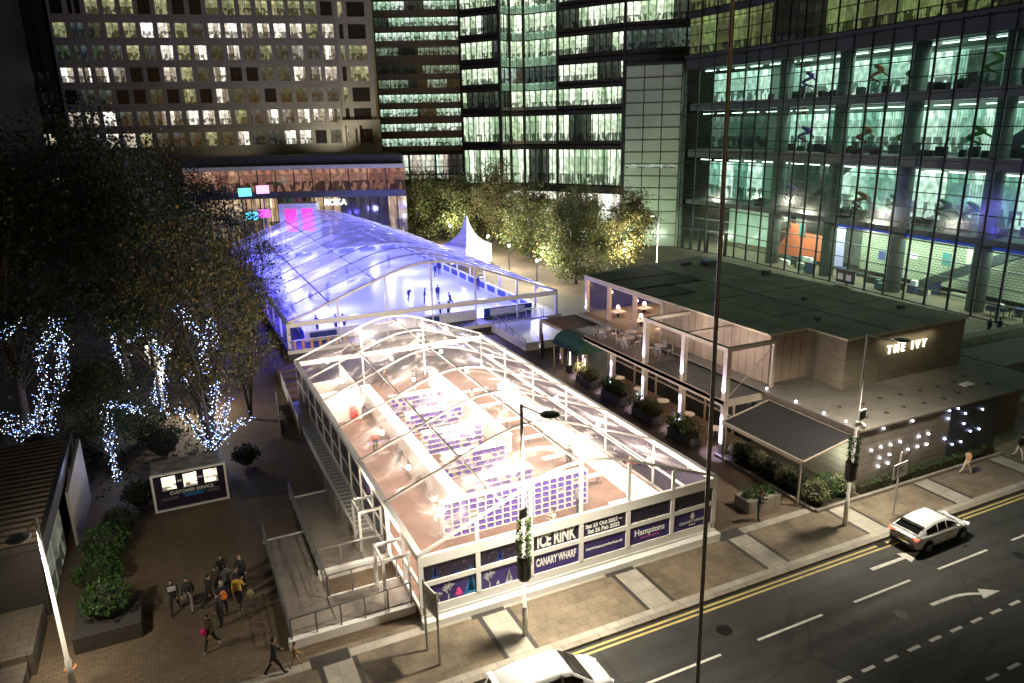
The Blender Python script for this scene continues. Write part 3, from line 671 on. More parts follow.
for i in range(16): b = MB(); b.obox((36+(i%8)*1.7,27.6+(i//8)*1.6+rr.random()*.6,4.02),.2,.2,.08); b.build('roof_vent', SLATE, pv)
b = MB(); b.obox((46.5,28.6,4.02),.9,.5,.1); b.build('roof_hatch', WHITE2, pv)
# deck
b = MB(); b.box(31.0,34.3,3.45,35.2,52.0,3.72,0); b.box(31.0,34.3,3.3,31.15,52,3.75,1); b.box(31.0,34.25,3.3,35.2,34.4,3.75,1); b.build('deck', [DECKB, FRAME], pv)
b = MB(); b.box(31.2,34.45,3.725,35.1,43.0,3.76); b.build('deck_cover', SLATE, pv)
b = MB(); b.box(31.16,43,3.73,31.2,52,4.75); b.build('deck_glass', CLEARW, pv)
py = [34.4, 38.7, 43.2, 47.6, 52.0]
for i, y in enumerate(py):
    b = MB(); b.box(31.0,y-.17,0,31.34,y+.17,3.3); b.build('lower_post', FRAME, pv)
    if i < 3: b = MB(); b.box(31.0,y-.17,3.75,31.34,y+.17,7.05); b.build('upper_post', FRAME, pv)
    lamp('SPOT', (30.78,y,.35), 900, (.6,.56,1), .03, aim=(31.0,y,3.4), spot=55)
    lamp('SPOT', (30.78,y,3.2), 650, (.6,.56,1), .03, aim=(31.0,y,0), spot=50)
    if i < 3: lamp('SPOT', (30.78,y,3.9), 950, (.6,.56,1), .03, aim=(31.0,y,7.2), spot=55)
b = MB(); b.box(31.0,34.25,7.05,31.3,43.4,7.3); b.box(31.3,34.25,7.05,35.2,34.5,7.3); b.box(31.3,43.1,7.05,35.2,43.35,7.3); b.box(31.3,38.6,7.08,35.2,38.8,7.25); b.build('frame_beam', FRAME, pv)
b = MB(); b.bar((31.3,34.4,3.8),(35.0,34.4,6.9),.04,.04); b.box(34.9,34.25,3.75,35.1,34.45,7.05); b.build('brace', FRAME, pv)
for y in (46.5,50.4,54.4,58.2):
    b = MB(); b.box(34.95,y-.16,3.7,35.25,y+.16,7.4); b.build('upper_post', FRAME, pv); lamp('SPOT', (34.72,y,3.9), 850, (.6,.54,1), .03, aim=(34.95,y,7.3), spot=55)
b = MB(); b.box(34.9,46.4,7.1,35.2,58.4,7.4); b.build('eave_beam', FRAME, pv)
b = MB(); b.box(35.2,46.5,3.5,50,58,3.72); b.build('dining_floor', DECKB, pv)
b = MB(); b.box(35.0,46.6,3.72,35.04,58.2,4.7); b.build('deck_glass', CLEARW, pv)
b = MB(); b.box(43,46.5,3.72,43.15,58,7.4); b.box(35.35,46.5,3.72,43,46.6,7.4); b.build('inner_wall', pm('rust_wall', (.2,.1,.07), .7), pv)
for x in (37,40.5):
    for y in (48.5,52,56): lamp('POINT', (x,y,6.6), 110, (1,.62,.42), .1)
for i in range(8):
    x, y = 36.3+2.4*(i%3), 47.8+1.35*i; b = MB(); b.ell((x,y,6.2),.14,.14,.14,8,5); b.tube([(x,y,6.3),(x,y,7.4)],.012,4); b.build('hanging_lamp', SHG, pv)
for y in (36.5,41): lamp('POINT', (33.2,y,6.6), 110, (1,.85,.74), .15)
b = MB(); b.box(35.4,58.2,3.72,43,58.3,7.3); b.build('end_glazing', win_mat('end_glazing_glow', (.2,.22,1), .35, 1.6, 1.1, .2, (.5,.3,1), furn=.5), pv)
# ground floor glazing behind the posts
b = MB(); b.box(34.0,34.9,.0,34.1,52,3.4); b.build('ground_floor_glazing', win_mat('dining_windows', (1,.72,.45), .0, 1.), pv)
b = MB()
for y in (36.5,39.5,42.5,45.5,48.5): b.box(33.9,y-.06,0,34.02,y+.06,3.4)
b.box(33.9,34.9,1.2,34.02,52,1.3); b.build('glazing_bars', FRAME, pv)
for y in (37,41,45,49): lamp('POINT', (32.8,y,2.9), 60, (1,.72,.5), .1)
text('THE IVY', .82, (44.25,31.62,6.2), r90, GLOWT, pv, .8, .008, 'sign_letters', ext=.05, space=1.75)
lamp('AREA', (44.3,31.3,6.9), 16, (1,.85,.55), aim=(44.3,31.75,6), size=(5.2,.15))
# awning
o = thing('awning', 'large dark grey awning over the terrace at the pavilion corner', 'awning', (32.3,30.2,0))
b = MB(); b.hexa([(34.2,27.1,3.42),(34.2,33.6,3.42),(30.2,33.3,2.82),(30.2,26.9,2.82),(34.2,27.1,3.46),(34.2,33.6,3.46),(30.2,33.3,2.86),(30.2,26.9,2.86)]); b.build('canvas', pm('charcoal_canvas', (.016,.016,.019), .8, 0, .15, 1), o)
b = MB(); b.box(30.12,26.85,2.66,30.2,33.35,2.9); b.bar((34.2,26.95,3.45),(30.2,26.8,2.85),.08,.08); b.bar((34.2,33.7,3.45),(30.2,33.4,2.85),.08,.08); b.box(34.18,27,3.36,34.3,33.7,3.56); b.build('frame', FRAME, o)
for y in (27.0,33.2): b = MB(); b.box(30.22,y-.05,0,30.32,y+.05,2.7); b.build('leg', FRAME, o)
b = MB(); b.box(34.25,33.7,3.5,34.27,33.72,3.9) ; b.build('bracket', FRAME, o)
lamp('POINT', (32.5,30.5,2.5), 90, (1,.85,.65), .2); lamp('POINT', (33.4,27.6,2.2), 90, (.9,1,.75), .2)
# lights hung along the roof edge
for i, (x,y,z) in enumerate(((34.2,33.9,4.2),(34.2,31.4,4.15),(34.2,29.2,4.15),(34.2,27.6,4.2))):
    b = MB(); b.ell((x,y,z),.07,.07,.07,8,5); tag(b.build('festoon_bulb', em('blue_white_bulb', (.75,.8,1), 14) , org=(x,y,z)), ['bright bulb at the corner where the deck frame meets the awning','small bulb above the top edge of the awning, nearer the deck','small bulb above the top edge of the awning, nearer the street','bulb at the street end of the awning top edge'][i], 'bulb', 'bulbs along the roof edge')
WL = em('wall_light_white', (.85,.85,1), 30); WLB = em('wall_light_blue', (.45,.55,1), 30)
wpts = [(35.44,2.49),(36.25,2.52),(37.07,2.5),(37.88,2.52),(38.7,1.84),(39.53,1.85),(40.36,1.83),(39.53,2.52),(40.38,2.52),(36.25,3.7),(38.73,3.7),(36.26,1.82),(37.09,1.85),(36.23,1.28),(37.04,1.31)]
wptb = [(42.02,1.85),(42.83,1.31),(43.67,1.31),(44.46,1.88),(45.33,1.85),(43.67,2.54),(42.06,3.19),(42.05,3.72),(42.87,3.72),(43.67,3.23),(45.33,3.21)]
proto = None
for pts, mt, la, gr in ((wpts, WL, 'small round white light on the pale left part of the low street wall', 'white lights on the street wall'), (wptb, WLB, 'small round bluish light on the dark right part of the low street wall', 'bluish lights on the street wall')):
    b = MB(); b.tube([(0,0,0),(0,-.05,0)],.045,8); p0 = b.build('wall_light', mt); tag(p0, la, 'wall light', gr)
    for i, (x,z) in enumerate(pts):
        o = p0 if i == 0 else copy_tree(p0)
        o.location = (x,26.655,z)
b = MB(); b.box(42.3,26.66,.0,47.1,26.698,3.9); b.build('dark_wall_panel', pm('dark_slate_panel', (.045,.045,.05), .5, 0, .25, .8), pv)

# terrace walls behind the pavilion at the right edge
o = thing('terrace_wall', 'low stepped terrace walls between the pavilion and the glass office building', 'wall', (62,37,0))
TW = pm('terrace_stone', (.2,.18,.14), .8, 0, .25, .8)
b = MB(); b.box(58,33,0,80,37.0,2.2); b.box(57.5,32.8,2.2,80,37.2,2.35); b.build('planter_wall', pm('dark_terrace', (.09,.08,.065), .8, 0, .25, 1), o)
b = MB(); b.box(57,38.5,0,76,39.3,2.5); b.box(56.8,38.4,2.5,76,39.4,2.62); b.build('wall', TW, o)
b = MB(); b.box(54,29.5,0,70,30.0,1.1); b.build('low_wall', TW, o)

# ------------------------------------------------------------------ stone office tower
STONE = brick_mat('tower_stone', (.21,.2,.175), (.185,.175,.155), (.1,.09,.075), 3., 1.37, dirt=.25, dscale=.08, flat=False, msize=.02, off=0)
STONE2 = pm('tower_stone_plain', (.24,.22,.18), .75, 0, .15, .3)
WARMW = win_mat('tower_window_warm', (1,.84,.62), .85, 1.05, .86, .3, (.95,.98,.88), furn=.45, lo=.12, dark=.2)
YELW = win_mat('tower_window_yellow', (.75,.85,.42), .24, 1.05, 1.1, .2, (.8,.75,.4), furn=.5)
DIMW = win_mat('tower_window_dim', (.6,.8,.4), .055, 1.05, 1.1, .2, (.4,.5,.6), furn=.6)
f = Fr((-14.5,171.3), (36.2,158.4))
tw = thing('stone_office_tower', 'pale stone office tower with a grid of square windows, some lit and some dark', 'office tower', (11,165,0))
b = MB(); b.prism([f.pt(0,-.45,0)[:2], f.pt(f.L,-.45,0)[:2], f.pt(f.L,-30,0)[:2], f.pt(0,-30,0)[:2]], 0, 66); b.build('core', DGLASS, tw)
rows = [44.2+4.12*k for k in range(5,0,-1)]+[44.2,40.05,36.0,32.0,27.95,23.85,19.7]
ncol = 17; pit = f.L/ncol
b = MB()
for i in range(ncol+1):
    s = i*pit; f.box(b, max(0,s-.42), min(f.L,s+.42), -.5, 0, 0, 66)
    if i == 1: f.box(b, s+1.25, s+1.6, -.5, -.02, 17, 66)
zs = rows+[15.2]
for k, zc in enumerate(rows):
    zb = zc-1.32; za = rows[k+1]+1.32 if k+1 < len(rows) else 0
    if k+1 < len(rows): f.box(b, 0, f.L, -.5, -.03, za, zb)
    else: f.box(b, 0, f.L, -.5, -.03, 0, zb)
f.box(b, 0, f.L, -.5, -.03, rows[0]+1.32, 66)
f.box(b, -.3, f.L+.5, -.02, .5, 16.6, 17.4); f.box(b, -.2, f.L+.3, -.02, .3, 14.6, 15.1)
b.build('wall', STONE, tw)
b = MB()
for i in range(ncol*2): f.box(b, i*pit/2+.2, i*pit/2+1.1, -.03, .06, 15.5, 16.1)
b.build('vent_slots', BLACK, tw)
lamp('SPOT', (33,150,17.2), 3600, (1,.9,.7), .3, aim=(33,160,30), spot=120); lamp('SPOT', (14,152,17.2), 900, (1,.9,.72), .3, aim=(14,164,28), spot=120)
wc = []; rr = random.Random(11)
for k, zc in enumerate(rows):
    for i in range(ncol):
        s0, s1 = i*pit+.42, (i+1)*pit-.42
        wc.append((abs(zc-34)+abs(i-8.5)*.2, s0, s1, zc, k, i))
wc.sort(); stuffb = MB()
for n_, (q, s0, s1, zc, k, i) in enumerate(wc):
    p = rr.random(); row = k-5
    lit = {0:.75, 1:.9, 2:.6, 3:.22, 4:.26, 5:.8, 6:.7}.get(row, .5)
    if row in (0,): m = YELW if p < .85 else DGLASS
    elif p < lit: m = WARMW if (rr.random() < .8 and (row != 1 or i > 4)) else YELW
    elif rr.random() < .6: m = DIMW
    elif p < lit+.22: m = DIMW
    else: m = DGLASS
    mats_ = [WARMW, YELW, DIMW, DGLASS]
    b = MB() if n_ < 99 else stuffb
    f.quad(b, s0, s1, -.4, zc-1.32, zc+1.32, mats_.index(m), 1000.*(k*40+i)+1.7)
    f.box(b, (s0+s1)/2-.04, (s0+s1)/2+.04, -.39, -.34, zc-1.32, zc+1.32, 4) if rr.random() < .4 else None
    if n_ < 99: b.build('window', mats_+[DARK], tw)
tag(stuffb.build('upper_windows', mats_+[DARK], tw), kind='stuff')
g = Fr((36.2,159.2), (43.2,157.4))
b = MB(); b.prism([g.pt(0,-.3,0)[:2], g.pt(g.L,-.3,0)[:2], g.pt(g.L,-28,0)[:2], g.pt(0,-28,0)[:2]], 0, 66); b.build('corner_core', DGLASS, tw)
b = MB()
for s0,s1 in ((0,.9),(1.7,2.6),(g.L-1.1,g.L)): g.box(b, s0, s1, -.35, .15, 0, 66)
for k, zc in enumerate(rows):
    za = rows[k+1]+1.4 if k+1 < len(rows) else 0
    g.box(b, 0, g.L, -.35, .1, za, zc-1.4)
g.box(b, 0, g.L+.6, -.4, 1.2, 0, 17.6); g.box(b, 0,g.L+.6,-.4,1.2,21.8,22.9); g.box(b, 0,.6,-.4,1.2,17.6,21.8); g.box(b, 3,3.5,-.4,1.2,17.6,21.8); g.box(b, 6.3,g.L+.6,-.4,1.2,17.6,21.8); b.build('corner_wall', STONE2, tw)
for k, zc in enumerate(rows):
    for (s0,s1) in ((.9,1.7),(2.6,g.L-1.1)):
        b = MB(); g.quad(b, s0, s1, -.25, zc-1.4, zc+1.4, 0, 1000.*(900+k*7)+s0); b.build('corner_window', DGLASS if rr.random() < .5 else (YELW if rr.random() < .6 else WARMW), tw)

# dark towers at the far left
for x0,y0,x1,y1,h,la,n,cm,sd in ((-60,150,-24.5,140.5,80,'very dark office tower at the left edge with faint blue lit floors',16,(.5,.7,1),1),(-34,177,-15.2,172,74,'narrow dark block with a few lit windows between the left tower and the stone tower',8,(1,.85,.6),2)):
    f = Fr((x0,y0),(x1,y1)); o = thing('dark_office_tower', la, 'office tower', ((x0+x1)/2,(y0+y1)/2,0)); rr = random.Random(sd)
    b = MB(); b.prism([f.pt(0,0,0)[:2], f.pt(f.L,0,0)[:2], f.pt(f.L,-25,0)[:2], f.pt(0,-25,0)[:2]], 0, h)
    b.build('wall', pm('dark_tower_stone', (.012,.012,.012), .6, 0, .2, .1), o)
    wm = win_mat('dim_tower_window', cm, .55, 1.3 if sd == 1 else 1., .3, .2, dark=.01, seed=sd)
    for k in range(n):
        b = MB(); f.quad(b, 1, f.L-1, .05, 4+k*3.8, 6.+k*3.8, 0, 1000.*k+sd*50); b.build('window_band', wm, o)
    b = MB()
    for k in range(int(f.L/1.6)): f.box(b, k*1.6, k*1.6+.5, .0, .25, 3, h)
    b.build('fins', DARK, o)

# ------------------------------------------------------------------ glazed tower in the middle distance
f = Fr((54.3,195.6), (75.2,185.9))
gt = thing('glass_office_tower', 'slab of glass offices with thin lit bands between stone tower and corner building', 'office tower', (65,190,0))
GREYP = pm('grey_spandrel', (.2,.2,.175), .4, .2, .12, .2)
b = MB(); b.prism([f.pt(0,-.2,0)[:2], f.pt(f.L,-.2,0)[:2], f.pt(f.L,-25,0)[:2], f.pt(0,-25,0)[:2]], 0, 72); b.build('core', GREYP, gt)
GW = win_mat('green_office_band', (.6,1,.66), .55, 1.35, .95, .15, (.85,1,.85), furn=.5)
GWD = win_mat('green_office_band_dim', (.6,.8,.55), .22, 1.35, .6, .15, furn=.5)
for k, zc in enumerate([17.5,21.3,25,28.4,32.,35.4,39.9,43.4,46.8,50.6,54.4]):
    b = MB(); f.quad(b, .4, f.L-.4, -.1, zc-.95, zc+.95, 0, 1000.*k+3); b.build('window_band', GWD if k in (4,5,6) else GW, gt)
b = MB()
for i in range(int(f.L/1.15)+1): f.box(b, i*1.15, i*1.15+.12, -.2, .12, 0, 72)
for k in range(15): f.box(b, 0, f.L, -.2, .05, 11.+k*3.7, 11.2+k*3.7)
b.build('mullion_grid', pm('tower_mullions', (.16,.16,.14), .4, .4), gt)
b = MB(); f.box(b, -.2, f.L+.2, -.3, .6, 14.2, 15.2); f.box(b, 0, f.L, .1, .5, 9, 9.4)
for s in (.2,7,14,f.L-.5): f.box(b, s, s+.45, -.3, .55, 0, 15.5)
b.build('podium_frame', DARK, gt)
b = MB(); f.quad(b, 0, f.L, -.05, 8, 14.2, 0, 7.); b.build('podium_window', win_mat('podium_glazing', (1,.85,.7), .7, 1.1, .9, .8, (.7,1,.8)), gt)

# ------------------------------------------------------------------ corner office building
cb = thing('corner_office_building', 'dark framed corner office building with broad bright greenish floor bands and a curved bay', 'office building', (75,145,0))
P = [(61,153.6),(66.4,145.8),(69.3,147.2),(72.2,146.2),(76.2,138.8),(83.3,125.3),(98,110)]
DFR = pm('dark_building_frame', (.035,.032,.028), .45, .2, .2, .3)
b = MB(); b.prism([(p[0]+.3,p[1]+.35) for p in P]+[(125,135),(92,180),(72,170)], 0, 70); b.build('core', DFR, cb)
OW = win_mat('office_band_bright', (.66,1,.58), .82, 1.45, .93, .5, (.9,1,.78), furn=.3, lo=.25)
OWM = win_mat('office_band_mixed', (.68,.95,.55), .75, 1.45, .62, .5, (.9,1,.8), dark=.05, seed=5)
OWD = win_mat('office_band_dark', (.6,.85,.7), .5, 1.45, .3, .3, dark=.12, seed=9)
SILL = pm('pale_spandrel', (.3,.3,.26), .4, .3, .1, .3)
ban = [(9.3,16.2),(18.0,23.0),(24.9,28.0),(29.6,32.6),(34.6,37.8),(39.4,42.8),(44.4,47.6),(49.2,52.5),(54.2,57.4)]
BAYW = win_mat('bay_spandrel_glow', (.6,1,.66), .25, 1.45, .9, .6, furn=0.)  # glow put into the spandrel glass, standing in for light on it
for si in range(6):
    f = Fr(P[si],P[si+1]); bay = si in (1,2,3)
    for k, (z0,z1) in enumerate(ban):
        if si == 5 and k < 4: continue
        m = OW
        if k == 3: m = OWD if bay else OWM
        elif not bay and k >= 3: m = OWM if si != 5 else (OWD if k == 4 else OWM)
        elif si in (0,) and k > 1: m = OWM
        ex = 0 if k > 1 else .0
        b = MB(); f.quad(b, .1, f.L-.1, -.1, z0, z1, 0, 1000.*k+200*si); b.build('window_band', m, cb)
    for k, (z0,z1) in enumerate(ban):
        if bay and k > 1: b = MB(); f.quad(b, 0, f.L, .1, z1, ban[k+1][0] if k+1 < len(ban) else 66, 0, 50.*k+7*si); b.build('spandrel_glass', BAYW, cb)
        b = MB()
        zn = ban[k+1][0] if k+1 < len(ban) else 70
        f.box(b, -.05, f.L+.05, -.35, .35 if k < 2 else .2, z1, z1+(zn-z1)*(.12 if bay and k > 1 else .45))
        b.build('spandrel', DFR, cb)
        if k == 0: b = MB(); f.box(b, -.1, f.L+.1, -.35, .9, 7.6, 9.0); b.build('canopy_band', DFR, cb)
        b = MB()
        if not (bay and k > 1): f.box(b, -.05, f.L+.05, -.35, .18 if k < 2 else .08, zn-(zn-z1)*.35, zn, 1)
        if b.v: b.build('sill_band', [DFR, SILL if bay else DFR], cb)
    b = MB(); n = max(1, round(f.L/1.45))
    for i in range(n+1):
        s = f.L*i/n; f.box(b, s-.05, s+.05, -.12, .1, 9, 70)
    for s in (0, f.L): f.box(b, s-.25, s+.25, -.2, .3, 0, 70)
    b.build('mullion_grid', DFR, cb)
f = Fr(P[0],P[5])
f0 = Fr((64,144.5),(83,124))
LOBS = pm('lobby_stone', (.4,.38,.33), .5)
for i in range(6): b = MB(); b.tube([(*f0.pt(f0.L*i/5,1.2,0)[:2],0),(*f0.pt(f0.L*i/5,1.2,0)[:2],7.7)],.6,12); b.build('lobby_column', LOBS, cb)
b = MB()
for a, c in zip(P[1:5],P[2:6]):
    f = Fr(a,c); f.quad(b, 0, f.L, .02, 0, 7.6, 0, 31.)
b.build('lobby_window', win_mat('lobby_glazing', (1,.9,.72), .8, 2.2, .75, .2, (.9,1,.85)), cb)

# glazed stair tower
f = Fr((74.4,111.4),(81.35,104.4))
st = thing('glass_stair_tower', 'tall pale green glazed stair tower between the two glass office buildings', 'stair tower', (78,108,0))
GPAN = pm('green_glass_panels', (.3,.36,.28), .2, 0, .16, .12)
b = MB(); b.prism([f.pt(0,0,0)[:2], f.pt(f.L-.4,0,0)[:2], f.pt(f.L-.4,-8,0)[:2], f.pt(0,-8,0)[:2]], 0, 30.6); b.build('glazing', GPAN, st)
b = MB(); lit = 0
for k in range(16): f.box(b, -.02, f.L-.4, 0, .09, k*2.03, k*2.03+.13)
for k in range(4): f.box(b, (f.L-.45)*k/3-.05, (f.L-.45)*k/3+.07, 0, .12, 0, 30.7)
f.box(b, -.1, f.L-.3, -.1, .15, 30.4, 30.8); b.build('glazing_bars', DARK, st)
b = MB(); f.quad(b, .3, f.L-.7, .03, 13.6, 14.2, 0, 5.); b.build('lit_landing', win_mat('landing_glow', (.8,1,.75), .3, .9, .5, .0), st)
lamp('AREA', f.pt(3,9,1.0), 900, (.8,1,.72), aim=f.pt(3,0,16), size=(7,2))

# ------------------------------------------------------------------ glass office building with the atrium on the right
at = thing('glass_atrium_building', 'big glass curtain walled office building with lit atrium floors along the right side', 'office building', (81,70,0))
B = [(81.3,104.2),(82.2,91),(78.3,43.4),(75.0,14)]
AGL = clear_mat('curtain_glass', (.68,.93,.8), .02, .06, (.5,.6,.55))
MUL = pm('mullion_metal', (.022,.024,.023), .35, .5, .15, .3)
SPD = pm('dark_floor_edge', (.055,.06,.06), .4, .2, .2, .3)
SLABM = pm('grey_floor_edge', (.1,.115,.11), .5, .1, .15, .3)
INW = pm('interior_wall', (.55,.66,.6), .7, 0, .12, .3)
CEIL = em('ceiling_lamp', (.85,1,.92), 4)
floors = [(0,7.6),(8.5,15.1),(16.9,22.6),(24.3,29.4)]
fr = [Fr(B[i],B[i+1]) for i in range(3)]
TOP = [(31.8,37.2),(38.4,44)]
ATW = win_mat('yellow_green_offices', (.75,.85,.3), .17, 2.9, .9, .75, (.55,.75,.25), furn=.22, lo=.3)
GLIT = win_mat('atrium_rooms', (.5,1,.78), .6, 3.1, .62, .35, (.9,1,.92), furn=.35, lo=.25, dark=.12)
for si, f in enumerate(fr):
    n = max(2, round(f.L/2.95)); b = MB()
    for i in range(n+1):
        s = f.L*i/n; f.box(b, s-.05, s+.05, -.1, .14, 0, 45); f.box(b, s+.07, s+.12, -.1, .03, 0, 31, 1)  # thin grey strip beside each mullion is its painted highlight
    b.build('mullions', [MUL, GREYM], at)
    b = MB()
    for k in range(24): f.box(b, 0, f.L, -.05, .1, 1.82*k, 1.82*k+.11)
    b.build('transoms', MUL, at)
    for k, (z0,z1) in enumerate(floors):
        b = MB(); f.quad(b, 0, f.L, 0, z0, z1); b.build('curtain_glass', AGL, at)
    for k, (za,zb) in enumerate(((7.6,8.5),(15.1,16.9),(22.6,24.3))): b = MB(); f.box(b, 0, f.L, -12, -1.3, za+.35 if k else za, zb-.2); b.build('floor_slab', SLABM, at)
    b = MB(); f.box(b, -.1, f.L+.1, -12, -.02, 29.4, 31.8); f.box(b, 0, f.L, -.02, .3, 31.2, 31.6); f.box(b, -.1, f.L, -12, -.3, 37.2, 38.4); f.box(b, -.1, f.L, -12, -.3, 44, 60); b.build('cornice', SPD, at)
    for k, (z0,z1) in enumerate(TOP):
        b = MB(); f.quad(b, 0, f.L, -.6, z0, z1, 0, 500.*k+60*si); b.build('window_band', ATW, at)
    b = MB(); f.box(b, 0, f.L, -13, -12, 0, 31.4); b.build('back_wall', INW, at)
    for k, (z0,z1) in enumerate(floors[1:]):
        b = MB(); f.quad(b, .2, f.L-.2, -9.0 if si else -6, z0+.1, z1-.6, 0, 300.*k+70*si); b.build('office_front', GLIT, at)
        for i in range(int(f.L/3.3)): b = MB(); f.box(b, i*3.3+.5, i*3.3+2.7, -4.15, -3.9, z1-.2, z1-.12); b.build('ceiling_lamp', CEIL, at)
        lamp('AREA', f.pt(f.L/2,-5,z1-.3), 650*f.L/47, (.8,1,.9), size=(f.L*.9, 2.5), rz=math.atan2(f.t.y,f.t.x))
    lamp('AREA', f.pt(f.L/2,-4.5,6.85), 3800*f.L/47, (.97,1,.85), size=(f.L*.9, 4), rz=math.atan2(f.t.y,f.t.x))
f = fr[1]
for i in range(5):
    s = 6+11.4*i; c = f.pt(s,-2.6,0) if s < f.L else fr[2].pt(s-f.L,-2.6,0)
    b = MB(); b.tube([(c[0],c[1],0),(c[0],c[1],31)],.95,20); b.build('column', pm('grey_column', (.13,.165,.155), .5, 0, .1, .3), at, True)
b = MB(); f.box(b, 1, 14, -7.3, -7, .6, 5.6); b.build('red_wall', pm('orange_red_wall', (.75,.17,.08), .6, 0, .1, .2), at)
b = MB(); f.box(b, 18, f.L-1, -8.3, -8, .6, 7.4); b.build('white_brick_wall', brick_mat('white_bricks', (.5,.52,.38), (.42,.45,.33), (.16,.18,.13), .6, .32, dirt=.15, flat=False, msize=.05, axis='y'), at)
b = MB(); f.box(b, 16, f.L, -8.9, -2.6, 7.0, 7.58); b.build('blue_lit_soffit', em('blue_soffit', (.03,.09,.75), .12), at)
b = MB(); f.box(b, 8, 12.5, -7.6, -6.9, 4.6, 7.2); f.box(b, 13.5, 16, -6.9, -6.8, .5, 6.6,1); b.build('printed_panel', [BLACK, pm('lilac_panel', (.5,.42,.75), .5)], at)
for (s0,z0,s1,z1,o_) in ((30,.2,47,8.4,-5.2),(8,8.6,19,16.6,-5.0),(38,16.9,47,22.8,-5),(2,1,5,5,-5)):
    b = MB(); b.hexa([f.pt(s0,o_,z0),f.pt(s0,o_-1.6,z0),f.pt(s1,o_-1.6,z1),f.pt(s1,o_,z1),f.pt(s0,o_,z0+1.1),f.pt(s0,o_-1.6,z0+1.1),f.pt(s1,o_-1.6,z1+1.1),f.pt(s1,o_,z1+1.1)]); b.build('escalator', pm('escalator_side', (.07,.08,.085), .3, .4), at)
DESK = pm('desk_dark', (.04,.045,.05), .5)
b = MB(); rr = random.Random(8)
for k in (1,2,3):
    z0 = floors[k][0]-.2
    for i in range(40):
        s = rr.random()*f.L; o_ = -2-5*rr.random(); f.box(b, s, s+.5+rr.random()*1.2, o_-.4, o_, z0, z0+.7+.5*rr.random())
    for i in range(6):
        s = rr.random()*f.L*.98; f.box(b, s, s+.9, -2.5, -2.3, z0+.6, z0+1.6)
for i in range(10): s = 4+rr.random()*40; f.box(b, s, s+.7, -4.5, -4, 0, .8)
tag(b.build('desks', DESK, at), kind='stuff')
b = MB(); rr = random.Random(18)
for i in range(34):
    s = 1+rr.random()*(f.L-3); o_ = -1.2-5.5*rr.random(); w_ = .5+1.4*rr.random(); f.box(b, s, s+w_, o_-.5, o_, 0, .5+1.2*rr.random()**2, i%5)
for i in range(9): s = 2+i*4.7+rr.random()*2; f.box(b, s, s+1.1, -6.95, -6.85, 1.6+2.5*rr.random(), 3.6+2.8*rr.random(), (i*2)%5)
tag(b.build('lobby_furniture', [WHITE, DESK, pm('teal_seats', (.05,.18,.18), .6), pm('blue_display', (.06,.08,.25), .5), pm('pale_seats', (.45,.45,.36), .6)], at), kind='stuff')
b = MB(); fr[0].box(b, 1, 5.5, -.2, .3, 3.4, 3.7); fr[0].box(b, 1, 1.3, -.2, .3, 0, 3.4); fr[0].box(b, 5.2, 5.5, -.2, .3, 0, 3.4); fr[0].box(b, 3.1, 3.4, -.2, .3, 0, 3.4)
fr[0].box(b, 7, 11.5, -.2, .3, 3.4, 3.7); fr[0].box(b, 7, 7.3, -.2, .3, 0, 3.4); fr[0].box(b, 11.2, 11.5, -.2, .3, 0, 3.4); b.build('door_frame', DARK, at)
b = MB(); f.box(b, 22.5, 25.5, .3, .5, .4, 2.2); f.box(b, 22.8, 23.7, .5, .52, .8, 1.6, 1); f.box(b, 24.2, 25.1, .5, .52, .8, 1.6, 1); b.build('notice_board', [BLACK, WHITE], at)
# piano in the lobby
o = thing('grand_piano', 'black grand piano standing in the bright lobby at the right edge', 'piano', (79.8,46.5,0)); c = f.pt(f.L-4.4,-2.6,0)
b = MB(); b.prism([(c[0]-.7,c[1]-.8),(c[0]+.7,c[1]-.8),(c[0]+.7,c[1]+.2),(c[0]+.2,c[1]+.6),(c[0],c[1]+1.2),(c[0]-.6,c[1]+1.2)], .75, 1.15); b.build('case', BLACK, o)
for dx,dy in ((-.5,-.6),(.5,-.6),(-.3,.9)): b = MB(); b.tube([(c[0]+dx,c[1]+dy,0),(c[0]+dx,c[1]+dy,.75)],.06,6); b.build('leg', BLACK, o)
b = MB(); b.obox((c[0],c[1]-1.4,.42),.7,.3,.1)
for dx in (-.25,.25): b.obox((c[0]+dx,c[1]-1.4,0),.06,.06,.42)
tag(b.build('piano_stool', BLACK, org=(c[0],c[1]-1.4,0)), 'black stool in front of the grand piano', 'stool')
